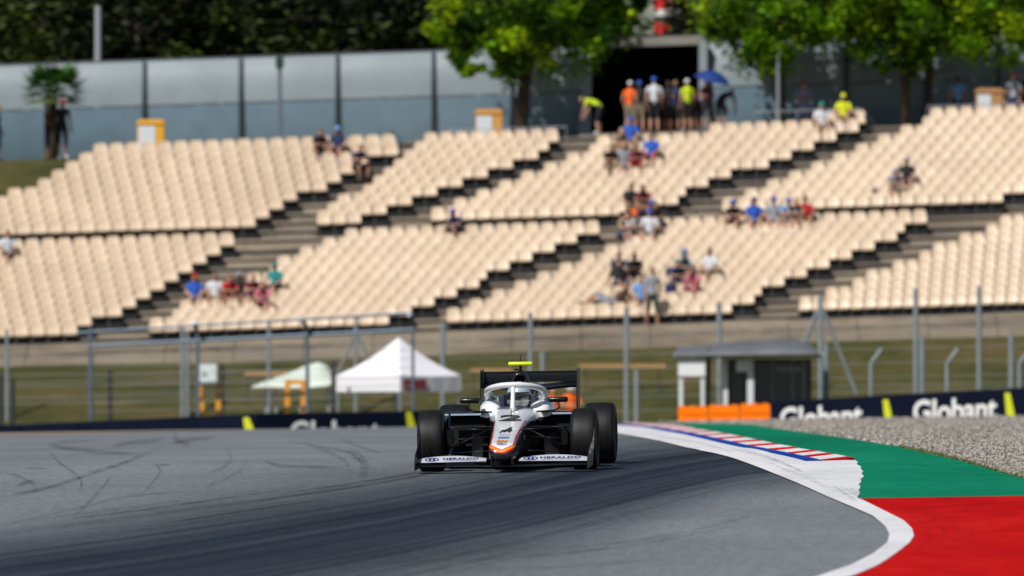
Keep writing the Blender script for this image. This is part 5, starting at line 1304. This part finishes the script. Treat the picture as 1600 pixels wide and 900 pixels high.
    me.polygons.foreach_set('material_index', mb.m[:len(mb.f)] + [0] * (len(mb.f) - len(mb.m))); me.shade_smooth(); me.update()
    body_cache[pose] = me; return me
def cloth(c): return mat('cloth_%02x%02x%02x' % tuple(int(min(1, v) * 255) for v in c), c, .8, var=.12, scale=9)
COL = dict(white=(.62, .64, .68), grey=(.28, .30, .34), black=(.012, .012, .016), navy=(.015, .025, .09), blue=(.02, .10, .50), lblue=(.14, .32, .62), red=(.50, .02, .025), orange=(.85, .13, .01),
           hivis=(.55, .72, .01), yellow=(.62, .68, .01), teal=(.01, .22, .22), pink=(.55, .13, .22), dgreen=(.02, .05, .03), denim=(.05, .09, .18), lilac=(.30, .28, .50), khaki=(.25, .20, .13), maroon=(.16, .02, .04), violet=(.12, .08, .45), brown=(.10, .05, .03))
_cap = {}
def cap_mesh(col):
    if col in _cap: return _cap[col]
    mb = MB(); n = 14; vs = []
    for i in range(6):
        a = math.pi / 2 * i / 5
        for j in range(n): q = 2 * math.pi * j / n; vs.append((.086 * math.sin(a) * math.cos(q), .105 * math.sin(a) * math.sin(q), .03 + .105 * math.cos(a)))
    mb.add(vs, [(i * n + j, (i + 1) * n + j, (i + 1) * n + (j + 1) % n, i * n + (j + 1) % n) for i in range(5) for j in range(n)] + [tuple(range(5 * n, 6 * n))])
    vs = []
    for i in range(7): t = -.9 + 1.8 * i / 6; vs += [(.078 * math.sin(t), -.09 * math.cos(t), .045), (.085 * math.sin(t), -.09 * math.cos(t) - .075 * math.cos(t * .9), .03)]
    k = len(vs); vs += [(x, y, z - .008) for x, y, z in vs]; fs = [(2 * i, 2 * i + 1, 2 * i + 3, 2 * i + 2) for i in range(6)]
    mb.add(vs, fs + [tuple(k + v for v in reversed(f)) for f in fs]); _cap[col] = mb.mesh('cap', cloth(COL[col]), True); return _cap[col]
def person(loc, rz, pose, top, bot, lab, hat=None, group=None, skin=0, hair=0, shin='skin', scale=1., tiltx=0, hairlong=False):
    me = body_mesh(pose); root = empty('person', loc, lab, 'person', group, rz); root.scale = (scale,) * 3
    o = link(bpy.data.objects.new('body', me)); o.parent = root
    S_ = M_skin[skin]; tm, bm_ = cloth(COL[top]), cloth(COL[bot])
    ms = [S_, tm, bm_, S_ if shin == 'skin' else bm_, cloth(COL['black' if skin else 'white']), M_hair[hair], mat('lips', (.30, .10, .09), .6)]
    for sl_, m in zip(o.material_slots, ms): sl_.link = 'OBJECT'; sl_.material = m
    h = POSE[pose]['head']
    if hat:
        c = link(bpy.data.objects.new('cap', cap_mesh(hat))); c.parent = root; c.location = h
    if hairlong:
        mb = MB(); mb.ell((0, .045, -.06), (.085, .055, .15), 0, 10, 7); c = mb.build('long_hair', M_hair[hair], root, smooth='all'); c.location = h
    return root
def seated(px, headtop, pose, top, bot, lab, rz=0, **k):
    hipy = headtop + 44; r = round((524 - .033 * px - hipy) / 13 - (0 if hipy > 365 - .033 * px else .2)); r = max(0, min(22, r))
    if r == 11: r = 10
    p = rowpos(px, r); p.y -= .02; p.z += .012; k.setdefault('scale', 1.07)
    return person(p, rz, pose, top, bot, lab, **k)
def standing(px, headtop, d, pose, top, bot, lab, rz=0, z=None, **k):
    x = X(px, d); return person((x, d, gz(x, d) - .0 if z is None else z), rz, pose, top, bot, lab, **k)
PI = math.pi
ga = 'people standing before the dark gateway'
AZ = lambda px: 8.022 + .033 * X(px, 350)
for px, pose, top, bot, hat, rz, lab, kw in (
    (934, 'bend', 'hivis', 'black', None, -1.9, 'person in a fluorescent yellow vest bending down at the left side of the gateway', {}),
    (984, 'stand', 'orange', 'khaki', 'white', 2.6, 'person in an orange vest and white cap at the left of the standing group', {}),
    (999, 'stand', 'black', 'khaki', 'blue', 3.0, 'person in a black shirt and blue cap between the orange vest and the white shirt', {}),
    (1022, 'stand', 'white', 'black', 'blue', 3.3, 'tall person in a white shirt and blue cap in the middle of the gateway', {'scale': .99}),
    (1055, 'stand', 'navy', 'black', None, 2.9, 'person in navy half hidden between the white shirt and the fluorescent vest', {'skin': 1, 'hair': 2}),
    (1090, 'bend', 'maroon', 'black', None, -.9, 'person in dark red stooping under the left side of the umbrella', {'skin': 1}),
    (1043, 'arms', 'black', 'black', None, 2.3, 'person in dark clothes just right of the white shirt in the gateway', {'skin': 1}),
    (1074, 'stand', 'hivis', 'black', 'white', 3.6, 'person in a fluorescent vest and white cap left of the blue umbrella', {}),
    (1104, 'arms', 'maroon', 'black', None, .6, 'person in dark red holding up the blue umbrella', {'skin': 1}),
    (1128, 'bend', 'black', 'black', None, 2.5, 'person in black bending forward right of the blue umbrella', {'skin': 1, 'scale': 1.0})):
    standing(px, 0, 349.2 if px not in (1043, 1055, 1090) else 349.8, pose, top, bot, lab, rz, z=AZ(px), hat=hat, group=ga, shin='skin', **{'scale': .93, **kw})
# umbrella
um = empty('umbrella', (X(1108, 348.9), 348.9, AZ(1108) + 1.2), 'open dark blue umbrella held over the right end of the gateway group', 'umbrella')
mb = MB(); mb.tube([(0, 0, -.1), (0, 0, .62)], .012, 6); child2(mb.build('shaft', M_cmatte), um)
mb = MB(); n = 8; vs = [(0, 0, .66)]
for i, (rr, zz) in enumerate(((.2, .63), (.4, .53), (.58, .36))):
    for j in range(n): q = 2 * PI * j / n; vs.append((rr * math.cos(q), rr * math.sin(q), zz))
fs = [(0, 1 + j, 1 + (j + 1) % n) for j in range(n)] + [(1 + i * n + j, 1 + (i + 1) * n + j, 1 + (i + 1) * n + (j + 1) % n, 1 + i * n + (j + 1) % n) for i in range(2) for j in range(n)]
mb.add(vs, fs); child2(mb.build('canopy', mat('dark_blue_nylon', (.012, .04, .20), .5), smooth='all'), um); um.rotation_euler = (.15, .25, 0)
standing(97, 160, 351.2, 'stand', 'black', 'black', 'man in black with a red cap standing beside the small palm', .4, hat='red', scale=1.08, skin=0)
standing(76, 170, 352.4, 'arms', 'brown', 'black', 'person in brown half hidden behind the man in the red cap', 1.2, skin=1)
standing(-4, 170, 351.5, 'stand', 'black', 'navy', 'person in dark clothes cut by the left picture edge', 1.3, skin=1)
standing(1256, 127, 353.5, 'arms', 'lilac', 'lilac', 'person in pale lilac and a red cap in the shade of the wall', .2, hat='red', shin='bot')
standing(1497, 113, 353.6, 'stand', 'lblue', 'black', 'person in a light blue shirt in deep tree shade near the wall', 3.3, shin='bot', skin=1)
standing(1584, 100, 351.6, 'stand', 'grey', 'navy', 'person in grey standing right of the bin, wearing a red cap', -.5, hat='red', shin='bot')
standing(1600, 105, 352.4, 'arms', 'navy', 'black', 'person in navy cut by the right picture edge', -.9, shin='bot', skin=1)
gs = 'spectators sitting on the grandstand seats'
for px, ht, pose, top, bot, hat, rz, lab, kw in (
    (498, 202, 'lean', 'black', 'black', None, .2, 'spectator with dark hair in black at the top of the upper left seats', {'skin': 1, 'hairlong': True}),
    (528, 201, 'sit', 'navy', 'maroon', 'lblue', -.2, 'spectator in navy with a pale blue cap at the top of the upper left seats', {}),
    (557, 226, 'lean', 'navy', 'black', None, .5, 'spectator in navy on the end seat by the left stairway', {'skin': 1}),
    (1284, 158, 'sit', 'white', 'khaki', 'teal', .1, 'spectator in white with a teal cap on the top row', {}),
    (1318, 153, 'sit', 'yellow', 'khaki', 'yellow', -.1, 'spectator in a bright yellow shirt and cap on the top row', {'scale': 1.05}),
    (985, 188, 'sit', 'blue', 'khaki', 'blue', 0, 'spectator in a blue shirt and cap one row above the group of four', {}),
    (965, 205, 'lean', 'khaki', 'khaki', None, .4, 'spectator in beige leaning just above the group of four', {'hair': 2}),
    (951, 219, 'lean', 'black', 'khaki', None, .3, 'spectator in black at the left end of the upper group of four', {'skin': 1}),
    (974, 218, 'sit', 'grey', 'grey', None, .1, 'spectator in a light grey shirt in the upper group of four', {'hair': 2}),
    (996, 220, 'lean', 'maroon', 'red', None, -.1, 'spectator in dark red in the upper group of four', {'skin': 1}),
    (1018, 216, 'sit', 'blue', 'red', None, -.2, 'spectator in blue with red shorts at the right end of the upper group of four', {'skin': 1}),
    (1396, 256, 'lean', 'grey', 'khaki', 'grey', .2, 'left spectator of the pair high on the upper right seats', {}),
    (1417, 254, 'sit', 'black', 'maroon', 'grey', -.1, 'right spectator in black of the pair high on the upper right seats', {}),
    (986, 286, 'sit', 'black', 'black', None, .3, 'dark-haired spectator in black at the back left of the crowded aisle group', {'skin': 1}),
    (1007, 285, 'lean', 'maroon', 'black', None, -.2, 'spectator in dark red at the back right of the crowded aisle group', {'skin': 1, 'hairlong': True}),
    (976, 305, 'lean', 'black', 'denim', None, .3, 'spectator in black at the left of the middle row of the crowded group', {'skin': 1}),
    (996, 303, 'sit', 'orange', 'denim', None, 0, 'spectator in an orange-red shirt in the middle of the crowded group', {}),
    (1020, 304, 'sit', 'navy', 'denim', 'blue', -.3, 'spectator in navy with a blue cap at the right of the crowded group', {}),
    (990, 330, 'lean', 'white', 'khaki', 'orange', .1, 'spectator in white with an orange cap in the front of the crowded group', {}),
    (1015, 328, 'sit', 'white', 'denim', 'blue', -.1, 'spectator in white with a blue cap in the front of the crowded group', {}),
    (970, 333, 'lean', 'khaki', 'denim', None, .6, 'spectator in beige at the front left of the crowded group', {'hair': 1}),
    (717, 325, 'lean', 'navy', 'black', 'violet', -.6, 'lone spectator in navy with a violet cap left of the middle aisle', {'skin': 1}),
    (1149, 298, 'lean', 'black', 'maroon', 'blue', -.3, 'spectator in black with a blue cap left of the bright blue shirt', {}),
    (1178, 300, 'sit', 'blue', 'khaki', 'navy', .1, 'broad spectator in a bright blue shirt in the row of five', {'scale': 1.06}),
    (1209, 295, 'sit', 'grey', 'grey', 'violet', 0, 'spectator in light grey in the middle of the row of five', {}),
    (1229, 302, 'lean', 'lblue', 'khaki', 'blue', .2, 'spectator in sky blue between the grey and red shirts', {}),
    (1258, 312, 'sit', 'red', 'khaki', None, 0, 'spectator in a red shirt at the right end of the row of five', {'skin': 1}),
    (304, 427, 'sit', 'blue', 'khaki', 'red', .1, 'spectator in blue shirt and red cap at the left end of the lower left row', {'scale': 1.05}),
    (336, 434, 'sit', 'white', 'khaki', None, 0, 'spectator in a white shirt second in the lower left row', {'skin': 1}),
    (357, 434, 'lean', 'red', 'maroon', None, .2, 'spectator in red third in the lower left row', {'skin': 1}),
    (374, 430, 'sit', 'black', 'black', 'grey', -.1, 'spectator in black with a grey cap in the lower left row', {'skin': 1}),
    (393, 431, 'lean', 'maroon', 'navy', None, .2, 'spectator in dark red with fair hair in the lower left row', {'hair': 2}),
    (413, 437, 'lean', 'pink', 'maroon', None, -.2, 'spectator in pink near the right end of the lower left row', {'hair': 1, 'hairlong': True}),
    (430, 416, 'sit', 'teal', 'black', 'teal', -.4, 'spectator in teal shirt and cap just above the lower left row', {}),
    (12, 362, 'sit', 'white', 'black', None, .3, 'spectator in white and dark clothes at the left picture edge', {'skin': 1}),
    (967, 397, 'sit', 'navy', 'black', None, .2, 'spectator in navy at the top left of the lower centre group', {'skin': 1}),
    (993, 393, 'lean', 'black', 'black', None, -.1, 'spectator in black at the top of the lower centre group', {'skin': 2}),
    (957, 432, 'recline', 'brown', 'grey', None, 0, 'spectator lying back across the seats in the lower centre group', {'skin': 1}),
    (1001, 432, 'sit', 'lblue', 'denim', None, .1, 'spectator in dusty blue beside the standing one', {'hair': 1}),
    (1061, 392, 'lean', 'teal', 'navy', 'teal', .4, 'spectator in a teal cap behind the white shirt right of the standing one', {}),
    (1070, 391, 'sit', 'white', 'maroon', 'violet', -.1, 'spectator in white with a violet cap right of the standing one', {}),
    (1110, 391, 'sit', 'white', 'khaki', None, -.5, 'spectator in a white top with bare arms right of the lower centre group', {'skin': 1}),
    (1031, 315, 'lean', 'black', 'denim', None, -.4, 'spectator in black at the right edge of the crowded aisle group', {'skin': 1}),
    (1000, 318, 'lean', 'navy', 'black', None, .2, 'spectator in navy below the orange-red shirt in the crowded group', {'skin': 1}),
    (1240, 312, 'lean', 'khaki', 'khaki', None, .2, 'spectator in beige just left of the red shirt', {'hair': 2}),
    (1055, 410, 'lean', 'navy', 'navy', None, .3, 'spectator in dark navy below the teal cap', {'skin': 1}),
    (968, 415, 'cross', 'black', 'denim', None, .3, 'spectator in black with legs crossed above the one lying back', {'skin': 1}),
    (1088, 421, 'lean', 'pink', 'pink', None, -.5, 'spectator in pink with dark hair below the white top', {'skin': 1, 'hairlong': True})):
    seated(px, ht, pose, top, bot, lab, rz, hat=hat, group=gs, **kw)
p = rowpos(1019, 0); person((p.x, p.y - .34, p.z - .42), .25, 'walk', 'grey', 'dgreen', 'spectator in grey top and green shorts walking along the lowest seat row', skin=1, hair=1, scale=1.03)
# bags
def bag(px, r, lab, col, w=.3, h=.3):
    p = rowpos(px, r, .02); root = empty('bag', p, lab, 'bag'); mb = MB(); mb.box(-w / 2, w / 2, -.16, .02, 0, h); child2(mb.build('bag_body', cloth(COL[col]), bevel=.06, smooth=True), root)
    mb = MB(); mb.tube([(-.07, -.07, h - .01), (-.05, -.07, h + .07), (.05, -.07, h + .07), (.07, -.07, h - .01)], .012, 6); child2(mb.build('handle', M_cmatte), root)
bag(1367, 13, 'small black bag on a seat left of the pair on the upper right', 'black', .2, .2); bag(1048, 2, 'dark backpack on a seat right of the walking spectator', 'navy', .34, .36); bag(1048, 4, 'navy bag on a seat below the teal cap', 'navy', .3, .34)
# marshals behind the car
for px, hat, top, lab, dz in ((864, None, 'orange', 'track marshal in orange overalls behind the right rear of the car', -.1), (893, 'white', 'orange', 'track marshal in orange with a white helmet behind the rear wing endplate', 0)):
    d = 296.; x = X(px, d); head = 598 if px > 880 else 602
    z = at(0, head, d).z - 1.74
    pr = person((x, d, z), .2, 'arms', top, 'orange', lab, hat=None, shin='bot', scale=1.0)
    if hat:
        mb = MB(); mb.ell((0, 0, .02), (.15, .17, .16), 0, 14, 10); c = mb.build('helmet', mat('white_helmet', (.70, .70, .70), .25, coat=.5), pr, smooth='all'); c.location = POSE['arms']['head']
# driver, seated in the tub
dm = person((0, 0, 0), 0, 'drive', 'white', 'white', 'driver in white overalls and a pale helmet seated inside the racing car', shin='bot')
dm.matrix_world = CM @ Matrix.Translation((.015, 1.46, .085))
hm = empty('helmet'); hm.parent = dm; hm.location = POSE['drive']['head']
mb = MB(); mb.ell((0, 0, .0), (.122, .148, .142), 0, 24, 16); child2(mb.build('helmet_shell', mat('silver_blue_helmet', (.42, .52, .62), .25, .2, coat=.8), smooth='all'), hm)
mb = MB(); vs = []
for i in range(15):
    a = -1.15 + 2.3 * i / 14
    for z, rr in ((-.035, 1.035), (0, 1.05), (.038, 1.035)): vs.append((.122 * rr * math.sin(a) * math.sqrt(1 - (z / .142) ** 2), -.148 * rr * math.cos(a) * math.sqrt(1 - (z / .142) ** 2), z))
mb.add(vs, [(i * 3 + j, i * 3 + j + 1, i * 3 + j + 4, i * 3 + j + 3) for i in range(14) for j in range(2)])
child2(mb.build('visor', mat('dark_visor', (.01, .012, .016), .06, coat=1), smooth='all'), hm)
mb = MB(); vs = []
for i in range(15):
    a = -1.2 + 2.4 * i / 14
    for z, rr in ((-.095, 1.02), (-.042, 1.03)): vs.append((.122 * rr * math.sin(a) * math.sqrt(1 - (z / .142) ** 2), -.148 * rr * math.cos(a) * math.sqrt(1 - (z / .142) ** 2), z))
mb.add(vs, [(i * 2, i * 2 + 1, i * 2 + 3, i * 2 + 2) for i in range(14)])
child2(mb.build('chin_band', mat('white_helmet', (.70, .70, .70), .25, coat=.5), smooth='all'), hm)
mb = MB(); n = 24; mb.tube([(.12 * math.cos(2 * PI * j / n), 1.02 + .02 * math.sin(2 * PI * j / n), .50 + .075 * math.sin(2 * PI * j / n)) for j in range(n + 1)], .012, 6); mb.box(-.06, .06, 1.02, 1.05, .46, .54); cp_(mb, 'steering_wheel', M_cmatte)
